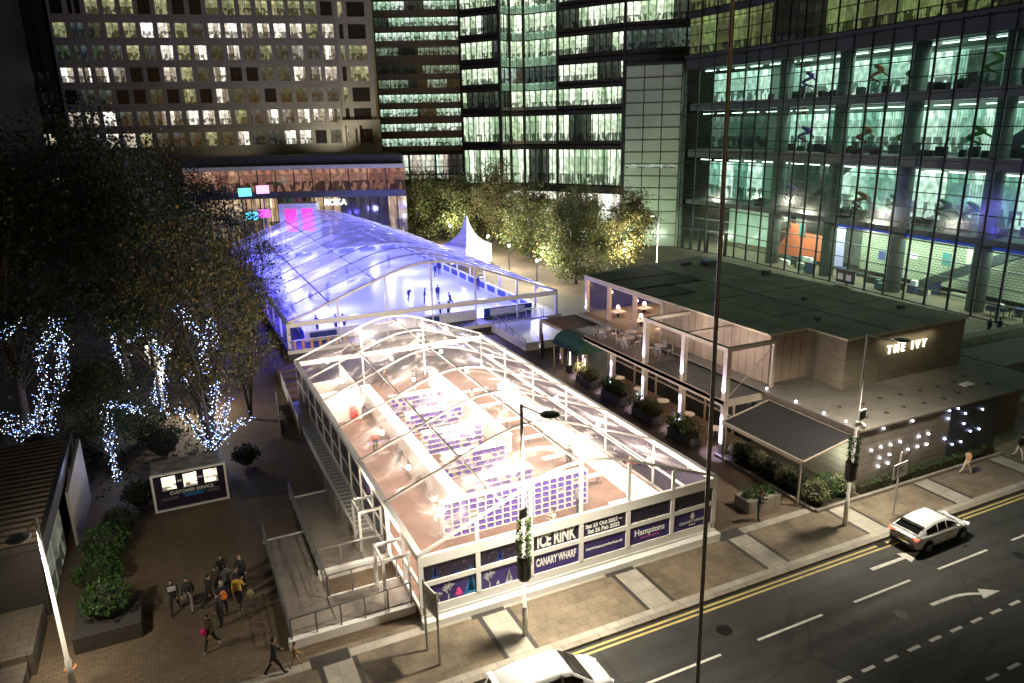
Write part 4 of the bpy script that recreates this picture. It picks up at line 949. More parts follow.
# twisted ribbon sculptures hanging in the atrium windows
SC = {'purple':pm('purple_ribbon', (.13,.06,.32), .5), 'orange':pm('orange_ribbon', (.32,.12,.05), .5), 'green':pm('green_ribbon', (.07,.22,.03), .5)}
spots = [('purple',9,3),('orange',21,3),('green',26.5,3),('green',37,3),('purple',9,2),('orange',20,2),('green',26.5,2),('green',36,2),('purple',7,1),('orange',20.5,1),('green',26,1),('green',33,1),('green',36.5,1)]
rn = {3:'top',2:'middle',1:'lower'}; cnt = {}
for cn, s, k in spots:
    cnt[(cn,k)] = cnt.get((cn,k),0)+1; c = cnt[(cn,k)]
    tot = sum(1 for a_,_,k_ in spots if a_ == cn and k_ == k); z0, z1 = floors[k]; rr = random.Random(int(s*10)+k); pts = []; z = z0+.9
    for j in range(5): pts.append(f.pt(s+(-1)**j*(1.1+.5*rr.random())+.3*j, -3.4-.3*rr.random(), z+(.3+.75*j if j < 4 else 1.0)))
    # smooth the path
    q = []
    for j in range(len(pts)-1):
        for t in range(5): q.append(V(pts[j]).lerp(V(pts[j+1]), t/5))
    q.append(V(pts[-1]))
    for _ in range(3): q = [q[0]]+[(q[i-1]+q[i]*2+q[i+1])/4 for i in range(1,len(q)-1)]+[q[-1]]
    b = MB(); b.tube(q, [.1+.16*math.sin(PI*i/(len(q)-1)) for i in range(len(q))], 8)
    nm = '' if tot == 1 else ['first ','second ','third '][c-1]
    tag(b.build('sculpture', SC[cn], org=f.pt(s,-3.4,z0), smooth=True), ('%s%s twisted ribbon sculpture from the left on the %s lit atrium floor' if tot > 1 else '%s%s twisted ribbon sculpture on the %s lit atrium floor') % (nm, cn, rn[k]), 'sculpture', 'ribbon sculptures in the atrium')

# ------------------------------------------------------------------ curved restaurant block behind the rink
ro = thing('restaurant_block', 'two storey glazed restaurant block behind the rink with copper lit upper floor and ROKA letters', 'restaurant', (25,138,0))
cpts = [(4+36*i/12, 143.8-2.2*(i/12)-13*(i/12)**1.5*.9) for i in range(13)]
cp = cpts+[(45,150),(6,156)]
b = MB(); b.prism(cp, 14.3, 15.0); b.build('roof', pm('pale_roof_edge', (.5,.48,.46), .6, 0, .1, .3), ro)
b = MB(); b.prism([(p[0]+.25,p[1]+1.2) for p in cp[:13]]+[(44,148),(7,154)], 15.0, 16.6); b.build('roof_plant', pm('roof_plant_dark', (.03,.03,.028), .8), ro)
b = MB(); b.prism([(p[0]*1+.3,p[1]+4) for p in cp[:13]]+[(44,149),(7,155)], 0, 14.3); b.build('core', pm('copper_wall', (.4,.17,.1), .6, 0, .2, .3), ro)
b = MB(); b.prism([(p[0],p[1]-.1) for p in cp[:13]]+[(44,149),(7,155)], 9.3, 10.5); b.build('floor_edge', pm('blue_grey_band', (.09,.1,.15), .5, 0, .15, .3), ro)
COP = win_mat('copper_dining_glow', (1,.42,.28), .2, 3.1, 1.1, .0, (1,.55,.35), furn=.45, lo=.5)
LOWG = win_mat('lower_dining_glow', (1,.62,.34), .36, .9, .42, .3, (1,.8,.5), dark=.06, furn=.5)
for i in range(12):
    f = Fr(cpts[i],cpts[i+1])
    b = MB(); f.quad(b, 0, f.L, -.3, 10.5, 14.3, 0, 4.*i); b.build('upper_glazing', COP, ro)
    b = MB(); f.quad(b, 0, f.L, -.5, 1, 9.3, 0, 4.*i); b.build('lower_glazing', LOWG, ro)
    b = MB(); f.box(b, -.06, .06, -.35, .05, 10.5, 14.3); f.box(b, -.08, .08, -.6, 0, 0, 9.3); f.box(b, f.L/2-.05, f.L/2+.05, -.6, -.1, 0, 9.3); b.build('mullion', DARK, ro)
f = Fr(cpts[7],cpts[9])
text('ROKA', 1.45, f.pt(3.9,.35,8.4), (R(90),0,math.atan2(f.t.y,f.t.x)), em('roka_glow', (1,1,1), 1.6), ro, 1, .03, 'sign_letters', ext=.05)
o = thing('pink_kiosk', 'white framed kiosk with two bright pink panels at the far end of the rink', 'kiosk', (20.5,128.5,0))
f = Fr((17.6,129.6),(23.4,127.4)); b = MB(); f.box(b, 0, f.L, -3, 0, 0, 9.2); b.build('frame', WHITE, o)
PINK = em('pink_panel_glow', (1,.04,.32), .75)
for s in (1.0,3.7): b = MB(); f.box(b, s, s+1.9, 0, .08, 4.6, 8.3); b.build('pink_panel', PINK, o)
for i,(x,y,z,c_) in enumerate(((13,128,7.6,(.1,.8,.85)),(15.0,128,7.9,(.85,.1,.7)),(12.4,128,11.5,(.15,.85,.9)),(15.2,128,11.8,(1,.45,.6)))):
    b = MB(); b.obox((x,y,z-.6),2.0,.3,1.3); b.obox((x,y,0),.2,.2,z-.6,0,1)
    tag(b.build('display_screen', [em('screen_glow', c_, .8), DARK], org=(x,y,0)), ['lower turquoise screen','lower magenta screen','upper turquoise screen','upper pink screen'][i]+' glowing behind the trees beyond the rink', 'screen')

# ------------------------------------------------------------------ low slatted building at the lower left
lb = thing('slatted_pavilion', 'dark low pavilion with a slatted roof and a narrow lit glass side', 'pavilion', (-11,38,0))
b = MB(); b.box(-22,34.6,3.6,-6.9,47.5,3.9); b.build('roof', pm('dark_roof', (.04,.035,.03), .8, 0, .2, 1), lb)
b = MB()
for k in range(22): b.box(-22,34.8+k*.58,3.9,-6.95,34.95+k*.58,4.08)
b.build('roof_slats', pm('brown_slats', (.13,.1,.08), .7, 0, .2, 1), lb)
b = MB(); b.box(-6.95,34.4,3.3,-6.7,47.6,4.12); b.build('fascia', pm('dark_fascia', (.06,.06,.07), .4, .2, .15, 1), lb)
b = MB(); b.hexa([(-6.6,41.0,0),(-6.45,41,0),(-6.25,46.8,0),(-6.4,46.8,0),(-6.6,41.0,3.2),(-6.45,41,3.2),(-6.25,46.8,3.9),(-6.4,46.8,3.9)]); b.build('end_panel', pm('grey_end_panel', (.3,.28,.27), .6, 0, .15, 1), lb)
b = MB(); b.box(-22,35,0,-7.1,47,3.6); b.build('wall', pm('dark_wall', (.04,.035,.032), .7, 0, .2, 1), lb)
f = Fr((-6.95,41),(-6.95,35)); f = Fr((-7.0,40.9),(-7.0,35.1))
b = MB(); b.face([(-7.0,35.1,.2),(-7.0,40.9,.2),(-7.0,40.9,3.2),(-7.0,35.1,3.2)],0,[(0,0),(5.8,0),(5.8,1),(0,1)]); b.build('glazing', win_mat('pavilion_glow', (.9,.95,.7), .13, 1.2, .8, .5, (.7,.75,.6)), lb)
b = MB(); b.box(-20,30.8,0,-7.2,34.4,1.0); b.box(-9.5,26.5,0,-7.4,30.8,.7); b.build('terrace_wall', brick_mat('terrace_blocks', (.16,.13,.1), (.13,.105,.085), (.05,.04,.03), .9, .5, dirt=.3), lb)
b = MB(); b.box(-30,22.9,0.01,-9.6,30.8,.3); b.build('brown_deck', pm('brown_decking', (.09,.06,.035), .7, 0, .25, 1), lb)
# ------------------------------------------------------------------ trees and planting
def crown_mesh(name, H, r, z0, n, ls, mats, wts, seed, clumps=60, droop=0.):
    rr = random.Random(seed); b = MB(); cs = []
    for i in range(clumps):
        while True:
            p = V((rr.uniform(-1,1),rr.uniform(-1,1),rr.uniform(-1,1)))
            if .25 < p.length < 1: break
        taper = 1-.45*max(0,p.z)
        q = 1 if rr.random() < .8 else 1.22
        cs.append((V((p.x*r*taper*q, p.y*r*taper*q, z0+(H-z0)*(p.z+1)/2*(1 if q == 1 else 1.03))), r*(.12+.15*rr.random())/q**2))
    for i in range(n):
        c, q = cs[rr.randrange(len(cs))]
        p = c+V((rr.gauss(0,q),rr.gauss(0,q),rr.gauss(0,q*.75)))
        x = rr.random(); k = 0
        while k < len(wts)-1 and x > wts[k]: x -= wts[k]; k += 1
        b.leaf(p, ls, rr, k, .35)
    return b, cs
def trunk_mesh(H, r, z0, rad, cs, seed, stems=1, spread=.0):
    rr = random.Random(seed); b = MB()
    for s in range(stems):
        a = 6.28*s/max(1,stems)+rr.random(); pts = []; top = V((math.cos(a)*spread*(stems > 1), math.sin(a)*spread*(stems > 1), H*.86))
        for j in range(8):
            t = j/7; pts.append(V((top.x*t**1.2+rr.gauss(0,.07)*(j > 0), top.y*t**1.2+rr.gauss(0,.07)*(j > 0), top.z*t)))
        b.tube(pts, [rad*(1-.88*j/7)/(1 if stems == 1 else 1.6) for j in range(8)], 8)
        for c, q in cs[s::stems]:
            if rr.random() < .35: continue
            t = min(.8, max(.2, (c.z-H*.18)/H)); k = t*7; i = int(k); p = pts[i].lerp(pts[min(7,i+1)], k-i)
            m = p.lerp(c, .5)+V((0,0,-.3+.5*rr.random())); b.tube([p,m,c], [rad*.28,rad*.17,rad*.05], 5, cap=False)
    return b
TREES = {}
def tree(kind, label, loc, rz, scale, group=None, **k):
    if kind not in TREES:
        o = thing('tree', label, 'tree')
        cb_, cs = crown_mesh('crown', k['H'], k['r'], k['z0'], k['n'], k['ls'], k['mats'], k['wts'], k['seed'], k.get('clumps',60))
        cb_.build('crown', k['mats'], o); trunk_mesh(k['H'], k['r'], k['z0'], k['rad'], cs, k['seed']+1, k.get('stems',1), k.get('spread',0)).build('trunk', BARK, o, True)
        TREES[kind] = o
    else: o = copy_tree(TREES[kind])
    o.location = loc; o.rotation_euler = (0,0,rz); o.scale = (scale[0],scale[0],scale[1])
    tag(o, label, 'tree', group); return o
KD = dict(H=21, r=5.4, z0=5, n=12500, ls=.3, mats=[LEAFD,LEAFG,LEAFY], wts=[.9,.085,.015], seed=21, rad=.3, clumps=85)
KF = dict(H=17, r=3.9, z0=4.2, n=5600, ls=.24, mats=[LEAFD,LEAFG,LEAFY], wts=[.45,.25,.3], seed=33, rad=.22, clumps=75, stems=6, spread=2.6)
g = 'dark trees in the park on the left'
tree('dark', 'dark tree at the left edge behind the wide clump of fairy lights', (-10.9,59,0), 0, (1.05,1.02), g, **KD)
tree('dark', 'dark tree with the fairy lit trunk, second from the rink side', (-2.1,58.5,0), 2.1, (.85,.98), g)
tree('dark', 'dark tree whose two upright stems carry fairy lights, in the middle of the park', (-4.5,67,0), 4.0, (1.,1.06), g)
tree('dark', 'dark leaning tree with an arch of fairy lights near the slatted pavilion', (-4.9,48.6,0), 1.1, (.55,.42), g)
tree('dark', 'dark tree towards the far end of the park beside the rink', (2.2,88,0), 5.0, (1.0,.88), g)
tree('dark', 'far left dark tree deep in the park behind all others', (-13,82,0), 3.2, (1.3,1.05), g)
tree('dark', 'tall dark tree in the second row of the park, in front of the stone tower', (-5.5,80,0), .6, (1.2,1.14), g)
tree('vase', 'many stemmed autumn tree with a fan of fairy lights behind the customer service kiosk', (.8,50,0), 0, (1,1), g, **KF)
tree('vase', 'autumn tree with small golden leaves between the park and the marquee', (3.9,55.5,0), 2.4, (.75,.72), g)
tree('vase', 'tree whose blue lit leaves hang over the left edge of the rink roof', (6.6,73.5,0), 1.4, (.85,.84), g)
KR = dict(H=12.5, r=4.5, z0=.9, n=12500, ls=.34, mats=[LEAFG,LEAFR,LEAFY], wts=[.3,.52,.18], seed=55, rad=.2, clumps=60)
KY = dict(H=14.5, r=3.9, z0=1.2, n=10500, ls=.34, mats=[LEAFR,LEAFY,LEAFS], wts=[.35,.5,.15], seed=66, rad=.18, clumps=55)
g = 'row of trees between the rink and the offices'
tree('row', 'bushy green tree at the left end of the row beside the restaurant block', (46.5,137,0), 0, (1.25,1.05), g, **KR)
tree('rowy', 'tall pale golden tree standing behind the pagoda tent', (54.6,122.5,0), 0, (1.1,1.08), g, **KY)
tree('row', 'dark green tree second from left in the row, half hidden by the pale golden tree', (51,131,0), 2, (1.0,1.0), g)
tree('row', 'dark tree just right of the pagoda tent in the row', (53.5,106.5,0), 4, (1.1,.98), g)
tree('row', 'dense dark green tree nearest the pavilion roof', (50.0,86,0), 1, (1.05,.97), g)
tree('row', 'green tree behind the dense one nearest the pavilion roof', (55.5,96,0), 3, (1.0,1.02), g)
tree('rowy', 'golden autumn tree at the right end of the row before the glass stair tower', (61.5,90.5,0), 2.5, (1.0,.86), g)
for i,(x,y) in enumerate(((47.6,110.5),(58.5,105),(58.5,87),(46.8,126),(46.2,99.5),(44,86))):  # last two globes are added to light the near side of the trees
    o = thing('garden_lamp', ['low globe lamp beside the pagoda tent','low globe lamp under the trees by the offices','low globe lamp under the golden tree at the right end of the row','low globe lamp under the trees by the restaurant block','low added globe lamp lighting the rink side of the row of trees','low added globe lamp lighting the dense tree from the rink corner'][i], 'lamp', (x,y,0), 'globe lamps under the row of trees')
    b = MB(); b.tube([(x,y,0),(x,y,3.6)],.07,6); b.build('post', DARK, o)
    b = MB(); b.ell((x,y,3.8),.2,.2,.2,8,5); b.build('globe', em('garden_globe', (1,.95,.75), 6), o)
    lamp('POINT', (x,y,4.3), 3400, (1,.97,.76), .6)

FW = em('fairy_white', (.75,.85,1), 5); FB = em('fairy_blue', (.22,.38,1), 5)
FL = {
'string of white and blue fairy lights fanning up the many stems behind the kiosk': (420, .16, [[(.76,50.01,.22),(1.16,49.82,2.55),(1.61,49.61,5.23)],[(.73,50.02,.52),(.45,50.15,2.2),(.51,50.12,3.63)],[(.67,50.05,.52),(-.02,50.37,1.85),(-.89,50.77,3.52)],[(.84,49.97,.37),(1.6,49.61,2.18),(2.17,49.35,3.95)],[(.92,49.93,.52),(2.18,49.34,1.95),(3.36,48.79,2.71)],[(1.04,49.88,5.93),(1.19,49.81,8.12),(.58,50.09,9.33),(-.11,50.41,10.27)],[(1.79,49.52,7.76),(1.72,49.56,9.57)]]),
'string of fairy lights wound round the trunk just left of the kiosk tree': (260, .17, [[(-2.03,58.47,.16),(-2.08,58.49,2.27),(-1.58,58.26,4.41),(-1.03,58,5.95)],[(-2.33,58.61,1.47),(-2.21,58.55,2.84),(-1.84,58.38,4.02)],[(-1.59,58.27,4.8),(-2.1,58.5,5.98),(-2.07,58.49,7.13)],[(-.23,57.63,2.79),(.1,57.48,3.82)]]),
'two upright strings of fairy lights on the tree in the middle of the park': (230, .15, [[(-4.4,66.98,.09),(-4.56,67.06,2.06),(-4.57,67.06,4.52),(-4.51,67.03,6.42)],[(-4.7,67.12,1.18),(-5.16,67.34,3.67),(-5.29,67.4,7.11)],[(-4.29,66.94,4.34),(-3.16,66.41,4.84),(-3.06,66.36,7.07),(-3.23,66.44,7.91)]]),
'arch shaped string of fairy lights hooked over to the right near the slatted pavilion': (220, .13, [[(-4.87,48.5,.14),(-4.95,48.54,2.2),(-4.91,48.52,3.87),(-4.99,48.56,4.79),(-4.42,48.29,5.24),(-3.57,47.9,5.02),(-2.63,47.45,4.67)],[(-4.73,48.44,2.86),(-4.7,48.42,4.52)]]),
'widest clump of fairy lights, on the tree at the left edge': (430, .2, [[(-10.31,58.23,.16),(-9.76,57.98,2.44),(-9.04,57.64,4.66),(-8.97,57.6,6.84),(-7.66,56.99,8.95)],[(-9.66,57.93,.14),(-9,57.62,2.42),(-8.1,57.2,4.64),(-7.54,56.94,6.81),(-7.48,56.91,8.94)],[(-10.95,58.53,.17),(-11.86,58.96,.81),(-12.57,59.29,1.13)],[(-10.76,58.44,.47),(-11.5,58.78,1.72),(-12.38,59.2,2.12)],[(-11.47,58.77,.18),(-10.29,58.22,1.31),(-9.63,57.91,3.19)],[(-8.04,57.17,3.52),(-7.6,56.97,5.36),(-7.6,56.97,7.53)],[(-11.24,58.66,7.97),(-10.22,58.19,8.44),(-9.5,57.85,8.99)],[(-10.76,58.44,.47),(-9.74,57.97,.76),(-8.79,57.52,.66)]])}
stem = {}
for la, (n, sp, lines) in FL.items():
    b = MB(); n = int(n*1.9); rr = random.Random(len(la)); tot = sum((V(p)-V(q)).length for l in lines for p, q in zip(l, l[1:]))
    for l in lines:
        for p, q in zip(l, l[1:]):
            p, q = V(p), V(q); k = int(n*(q-p).length/tot)
            for i in range(k):
                c = p.lerp(q, rr.random())+V((rr.gauss(0,sp),rr.gauss(0,sp),rr.gauss(0,sp))); r_ = .016+.018*rr.random(); c.z = max(.1, c.z)
                b.ell(c, r_, r_, r_, 4, 2, 0 if rr.random() < .55 else 1)
    o = b.build('fairy_lights', [FW,FB], org=V(lines[0][0])); tag(o, la, 'fairy lights', 'fairy lights on the park trees')
    lamp('POINT', V(lines[0][1])+V((.4,-1.2,0)), 45, (.45,.55,1), .5)
# limbs carrying those lights
for la, key in (('bare fairy lit limbs of the tree behind the kiosk',0),('bare arching stem under the hooked fairy lights',3),('bare fairy lit limbs at the left edge of the park',4)):
    lines = list(FL.values())[key][2]; b = MB()
    for l in lines: b.tube(l, [.11-.05*i/(len(l)-1) for i in range(len(l))], 6)
    tag(b.build('tree_limbs', BARK, org=V(lines[0][0])), la, 'tree limbs')

def shrub_bm(c, r, n, ls, mi, seed, flat=1., b=None):
    b = b or MB(); rr = random.Random(seed)
    for i in range(n):
        d = V((rr.gauss(0,1),rr.gauss(0,1),abs(rr.gauss(0,1))*.95-.15)).normalized()*(r*(.72+.33*rr.random()))
        b.leaf((c[0]+d.x, c[1]+d.y, c[2]+d.z*flat), ls, rr, mi, .2)
    return b
def shrub(loc, r, label, m, seed, group=None, n=260, ls=.16, flat=1.25):
    o = thing('shrub', label, 'shrub', loc, group)
    shrub_bm((loc[0],loc[1],loc[2]+r*.75), r, n, ls, 0, seed, flat).build('foliage', [m], o)
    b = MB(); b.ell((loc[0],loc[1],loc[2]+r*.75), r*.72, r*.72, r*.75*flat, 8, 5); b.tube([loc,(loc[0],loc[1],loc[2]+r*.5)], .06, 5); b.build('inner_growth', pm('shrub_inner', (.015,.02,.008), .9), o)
    return o
# clipped shrubs at the pavilion corner
g = 'clipped shrubs along the terrace edge'
SH = [((31.3,26.7,0),.72,'large pale round shrub nearest the street corner of the terrace',LEAFS),((33.4,26.75,0),.62,'pale round shrub against the street wall, behind the lamp post',LEAFS),((32.4,27.0,0),.7,'bright green shrub between the two pale round ones',LEAFB),((31.4,28.0,0),.62,'dark green shrub second from the terrace corner, under the awning edge',LEAFD),((31.5,29.1,0),.6,'silvery shrub third from the terrace corner, under the awning edge',LEAFS),((31.5,30.3,0),.62,'dark shrub in the middle of the awning edge',LEAFD),((31.6,31.5,0),.58,'grey green shrub fourth from the deck post, under the awning edge',LEAFS),((31.6,32.6,0),.6,'dark shrub second from the deck corner post',LEAFD),((31.7,33.5,0),.55,'silvery shrub right beside the deck corner post',LEAFS)]
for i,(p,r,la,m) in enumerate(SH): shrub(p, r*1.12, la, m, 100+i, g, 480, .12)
b = MB(); rr = random.Random(5)
for i in range(1500): b.leaf((34.6+rr.random()*11.9, 26.2+rr.random()*.4, .15+rr.random()*.55), .14, rr, 0, .3)
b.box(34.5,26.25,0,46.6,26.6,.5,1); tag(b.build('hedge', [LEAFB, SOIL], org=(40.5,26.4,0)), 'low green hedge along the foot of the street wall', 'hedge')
b = MB(); b.box(30.6,25.85,0,47,26.05,.18); b.box(30.5,26.05,0,30.7,34.3,.18); b.box(30.7,26.05,0,34.3,34.2,.06,1)
tag(b.build('flower_bed', [KERB, SOIL], org=(32,28,0)), 'raised planting bed with a stone edge round the terrace corner', 'planting bed')
# planters with shrubs along the deck
for i,(y0,y1) in enumerate(((48.9,51.3),(44.6,47.3),(40.3,43.0),(36.0,38.6))):
    la = ['farthest','second farthest','second nearest','nearest'][i]
    o = thing('planter', la+' long grey trough planter from the street, under the deck edge', 'planter', (30.3,(y0+y1)/2,0), 'trough planters along the deck')
    b = MB(); b.box(29.9,y0,0,30.8,y1,.62); b.build('trough', GREYM, o)
    o = thing('shrub', ['pale rounded','green leafy','dark feathery','deep green'][i]+' bushes growing in the '+la+' trough planter', 'shrub', (30.3,(y0+y1)/2,.6), 'bushes along the deck')
    b = MB()
    for j in range(4): shrub_bm((30.3,y0+.3+(y1-y0-.6)*j/3,.95), .66+.16*((i+j)%2), 380, .14, 0, 40+i*7+j, 1.1, b)
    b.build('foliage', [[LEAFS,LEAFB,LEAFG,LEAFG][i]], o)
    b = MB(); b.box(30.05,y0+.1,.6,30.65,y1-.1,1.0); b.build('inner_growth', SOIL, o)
o = thing('planter', 'square stone planter of low green plants by the man in black near the marquee', 'planter', (28.2,27.9,0))
b = MB(); b.box(27.2,27.5,0,29.5,28.7,.7); b.build('box', KERB, o)
o = tag(shrub_bm((28.35,28.1,.75), .62, 500, .14, 0, 9, .6).build('plants', [LEAFB], org=(28.35,28.1,.7)), 'low bright green plants in the square stone planter', 'plants'); o.scale = (1.7,.8,1)
# planter and plants in front of the slatted pavilion
o = thing('planter', 'large dark planter box on the brown plaza near the slatted pavilion', 'planter', (-4.6,33,0))
b = MB(); b.box(-5.9,31.4,0,-3.3,34,.75); b.build('box', pm('dark_planter', (.05,.045,.04), .6), o)
for i,(x,y,r,z) in enumerate(((-4.6,32.7,1.1,.6),(-5.2,36.2,1.1,0),(-5.0,38.8,1.2,0),(-4.4,41.2,1.0,0),(-3.5,44.3,1.0,0),(-8,50,1.6,0),(-6.5,53,1.7,0),(-2.2,51.5,1.4,0),(2.7,47.2,.9,0),(-3.3,54.5,1.5,0),(-9.5,54,1.5,0))):
    la = ['leafy plants filling the dark planter box','bush just beyond the dark planter box','bush beside the lit glass side of the slatted pavilion','small bush beside the far end of the slatted pavilion','bush left of the customer service kiosk','large dark bush beyond the slatted pavilion roof','dark bush under the hooked fairy lights','dark bush behind the left half of the kiosk','bush behind the right end of the kiosk','dark bush between the kiosk and the fairy lit trunk','dark bush under the widest fairy lights'][i]
    shrub((x,y,z), r, la, LEAFB if i in (0,1,2) else LEAFD, 200+i, 'dark bushes around the park edge', 420, .2, .9)
b = MB(); rr = random.Random(77)
for i in range(2600): b.leaf((-13+14*rr.random(), 46.5+22*rr.random(), .05+.25*rr.random()), .25, rr, 0, .6)
tag(b.build('ground_cover', [LEAFD]), kind='stuff')

# ------------------------------------------------------------------ street furniture
def lamp_post(x, y, h, dx, label, power, aim=(0,0), c=(1,.89,.7), tilt=0, dz=.55, spot=130):
    o = thing('street_lamp', label, 'street lamp', (x,y,0))
    b = MB(); b.tube([(x,y,0),(x,y,1.4),(x,y,1.42),(x,y,h)], [.12,.12,.085,.06], 12); b.build('pole', pm('pale_pole', (.74,.72,.66), .4, .3, .1, 2), o, True)
    b = MB(); b.tube([(x,y,h-.05),(x+dx*.75,y,h-.05-dz)], .035, 8); b.build('arm', STEEL, o)
    b = MB(); b.ell((x+dx,y,h-dz-.1), .42, .42, .09, 16, 6); b.build('lamp_head', GREYM, o, True)
    b = MB(); b.ell((x+dx,y,h-dz-.17), .3, .3, .04, 12, 4); b.build('lens', em('street_lens', c, 6), o)
    lamp('SPOT', (x+dx,y,h-dz-.24), power, c, .4, aim=(x+dx+aim[0],y+aim[1],0), spot=spot)
    return o
l1 = lamp_post(11.58,24.06,10.6,1.25,'street lamp standing in front of the marquee beside the ICE RINK panels',7500,(0,-.5))
l2 = lamp_post(30.95,24.3,10.7,2.6,'street lamp standing in front of the pavilion with a small screen on its pole',5000,(1,1.5))
l3 = lamp_post(-5.75,29.1,7.6,-.65,'leaning looking pale lamp post at the lower left beside the slatted pavilion',1500,(5,5))
lamp_post(62, 84, 9.5, -1.0, 'street lamp in the paved strip between the golden tree and the glass doors', 3200, (-6,-4), (.95,1,.8), spot=165)
b = MB(); b.obox((11.5,23.9,5.75),.42,.06,.42,.4); b.build('junction_box', BLACK, l1)
b = MB(); b.obox((31.0,24.1,6.2),.62,.08,.55,.2,0); b.obox((31.0,24.05,6.26),.52,.03,.43,.2,1); b.build('pole_screen', [WHITE,BLACK], l2)
b = MB(); b.ell((30.75,24.2,5.95),.17,.17,.17); b.ell((31.25,24.2,5.75),.17,.17,.17); b.ell((31.0,24.1,5.95),.1,.1,.12); b.build('camera_dome', WHITE, l2, True)
for (x,y,z0,z1,la) in ((11.58,24.06,2.75,5.6,'tall hanging planter of green and yellow foliage on the lamp post before the marquee'),(30.95,24.3,2.65,5.2,'tall hanging planter of dark green foliage on the lamp post in front of the pavilion')):
    o = thing('hanging_planter', la, 'hanging planter', (x,y,z0))
    b = MB(); b.tube([(x,y,z0),(x,y,z0+.15),(x,y,z0+1.05),(x,y,z0+1.1)],[.22,.3,.3,.22],12); b.build('basket', BLACK, o)
    b = MB(); rr = random.Random(int(x))
    for i in range(620):
        a = rr.random()*6.28; z = z0+.7+(z1-z0-.7)*rr.random(); q = .16+.16*rr.random(); b.leaf((x+q*math.cos(a),y+q*math.sin(a),z), .14, rr, 0 if rr.random() < (.5 if x < 20 else .75) else 1, 0)
    b.build('foliage', [LEAFG if x < 20 else LEAFD, LEAFB], o)
o = thing('flag_pole', 'tall thin dark pole rising across the whole view from the near pavement', 'pole', (10.4,11.5,0))
b = MB(); b.tube([(10.22,11.5,0),(10.16,11.5,7.75),(9.97,11.5,23.2),(9.95,11.5,25)], [.052,.05,.045,.04], 10); b.build('shaft', pm('painted_pole', (.4,.4,.39), .35, .3, .1, 2), o, True)
b = MB(); b.tube([(10.22,11.5,.0),(10.22,11.5,.25)], [.2,.16], 12); b.build('base', DARK, o)
o = thing('road_sign', 'white lane sign with black arrows on a thin pole beside the white car', 'road sign', (34.17,23.85,0))
b = MB(); b.tube([(34.17,23.85,0),(34.17,23.85,3.8)],.05,8); b.build('pole', pm('pale_sign_pole', (.6,.58,.52), .5), o)
b = MB(); b.obox((34.1,23.76,2.35),1.25,.04,.85,.1); pl = b.build('sign_plate', WHITE, o)
b = MB(); 
for (x0,z0,x1,z1) in ((33.66,2.5,33.72,3.08),(34.0,2.5,34.06,2.95),(34.2,2.55,34.26,2.85),(33.95,2.9,34.3,2.96),(34.2,2.65,34.5,2.7)): b.obox(((x0+x1)/2,23.735+.1*((x0+x1)/2-34.1),z0),x1-x0,.01,z1-z0,.1)
b.build('arrow_marks', BLACK, pl)
o = thing('notice_sign', 'white noticeboard on two grey posts at the corner of the marquee', 'sign', (7.6,24.5,0))
for (x,y) in ((7.67,23.97),(7.5,25.05)): b = MB(); b.tube([(x,y,0),(x,y,3.4)],.055,8); b.build('post', STEEL, o)
b = MB(); b.bar((7.67,23.97,2.75),(7.5,25.05,2.75),.05,1.15); pl = b.build('sign_plate', WHITE, o)
b = MB()
for z,l in ((3.0,.8),(2.85,.6),(2.65,.75),(2.5,.5)): b.bar((7.62-.045,24.05,z),(7.62-.045-.17*l/1.1,24.05+l,z),.012,.06)
b.build('print_lines', GREYM, pl)
# kiosk
ko = thing('service_kiosk', 'navy customer service kiosk with three lit windows and a white frame', 'kiosk', (-.75,43.1,0))
b = MB(); b.box(-2.7,43.1,0,1.2,45,2.25); b.build('body', NAVY, ko)
b = MB(); b.box(-2.72,43.0,2.25,1.22,45.05,2.33,0); b.build('roof', pm('shiny_grey_roof', (.4,.38,.37), .18, .3, .5, 1.6), ko)
b = MB()
for (x0,z0,x1,z1) in ((-2.76,0,-2.64,2.35),(1.14,0,1.26,2.35),(-2.64,2.23,1.14,2.34),(-2.64,0,1.14,.1)): b.box(x0,42.98,z0,x1,43.1,z1)
b.build('frame', WHITE, ko)
wt = win_mat('kiosk_window_glow', (1,.85,.6), 1.5, .5, 1.1, .1, furn=.4)
for i,x in enumerate((-1.85,-.72,.4)):
    b = MB(); b.face([(x-.36,43.08,1.3),(x+.36,43.08,1.3),(x+.36,43.08,2.08),(x-.36,43.08,2.08)],0,[(i*9,0),(i*9+.7,0),(i*9+.7,1),(i*9,1)]); wo = b.build('window', wt, ko)
    b = MB(); b.box(x-.4,43.03,1.26,x+.4,43.09,1.3); b.build('sill', WHITE, wo)
for x in (-1.28,-.16): b = MB(); b.box(x-.12,43.07,1.66,x+.12,43.09,1.78); b.build('label_plate', WHITE, ko)
text('CUSTOMER SERVICE', .26, (-.7,43.075,1.02), r90, LETW, ko, 1., .006)
ky = 43.07
b = MB()
for (x,z,w_) in ((-1.9,.72,1.0),(-1.9,.62,.8),(.45,.86,.5),(.45,.76,.7),(.45,.66,.7)): b.box(x-w_/2,ky,z,x+w_/2,ky+.02,z+.05,0)
b.box(-1.2,ky,.78,.0,ky+.02,.86,1); b.box(-1.1,ky,.66,-.1,ky+.02,.73,1); b.build('print_lines', [GREYM,ART_B], ko)
# bins and cone
o = thing('traffic_cone', 'small orange and white traffic cone beside the slatted pavilion', 'cone', (-6.0,30.6,0)); b = MB(); b.tube([(-6,30.6,0),(-6,30.6,.05)],.24,8); b.tube([(-6,30.6,.05),(-6,30.6,.28),(-6,30.6,.45),(-6,30.6,.7)],[.16,.12,.08,.03],10); b.build('cone', ART_O, o)
b = MB(); b.tube([(-6,30.6,.3),(-6,30.6,.44)],[.125,.09],10); b.build('band', WHITE, o)
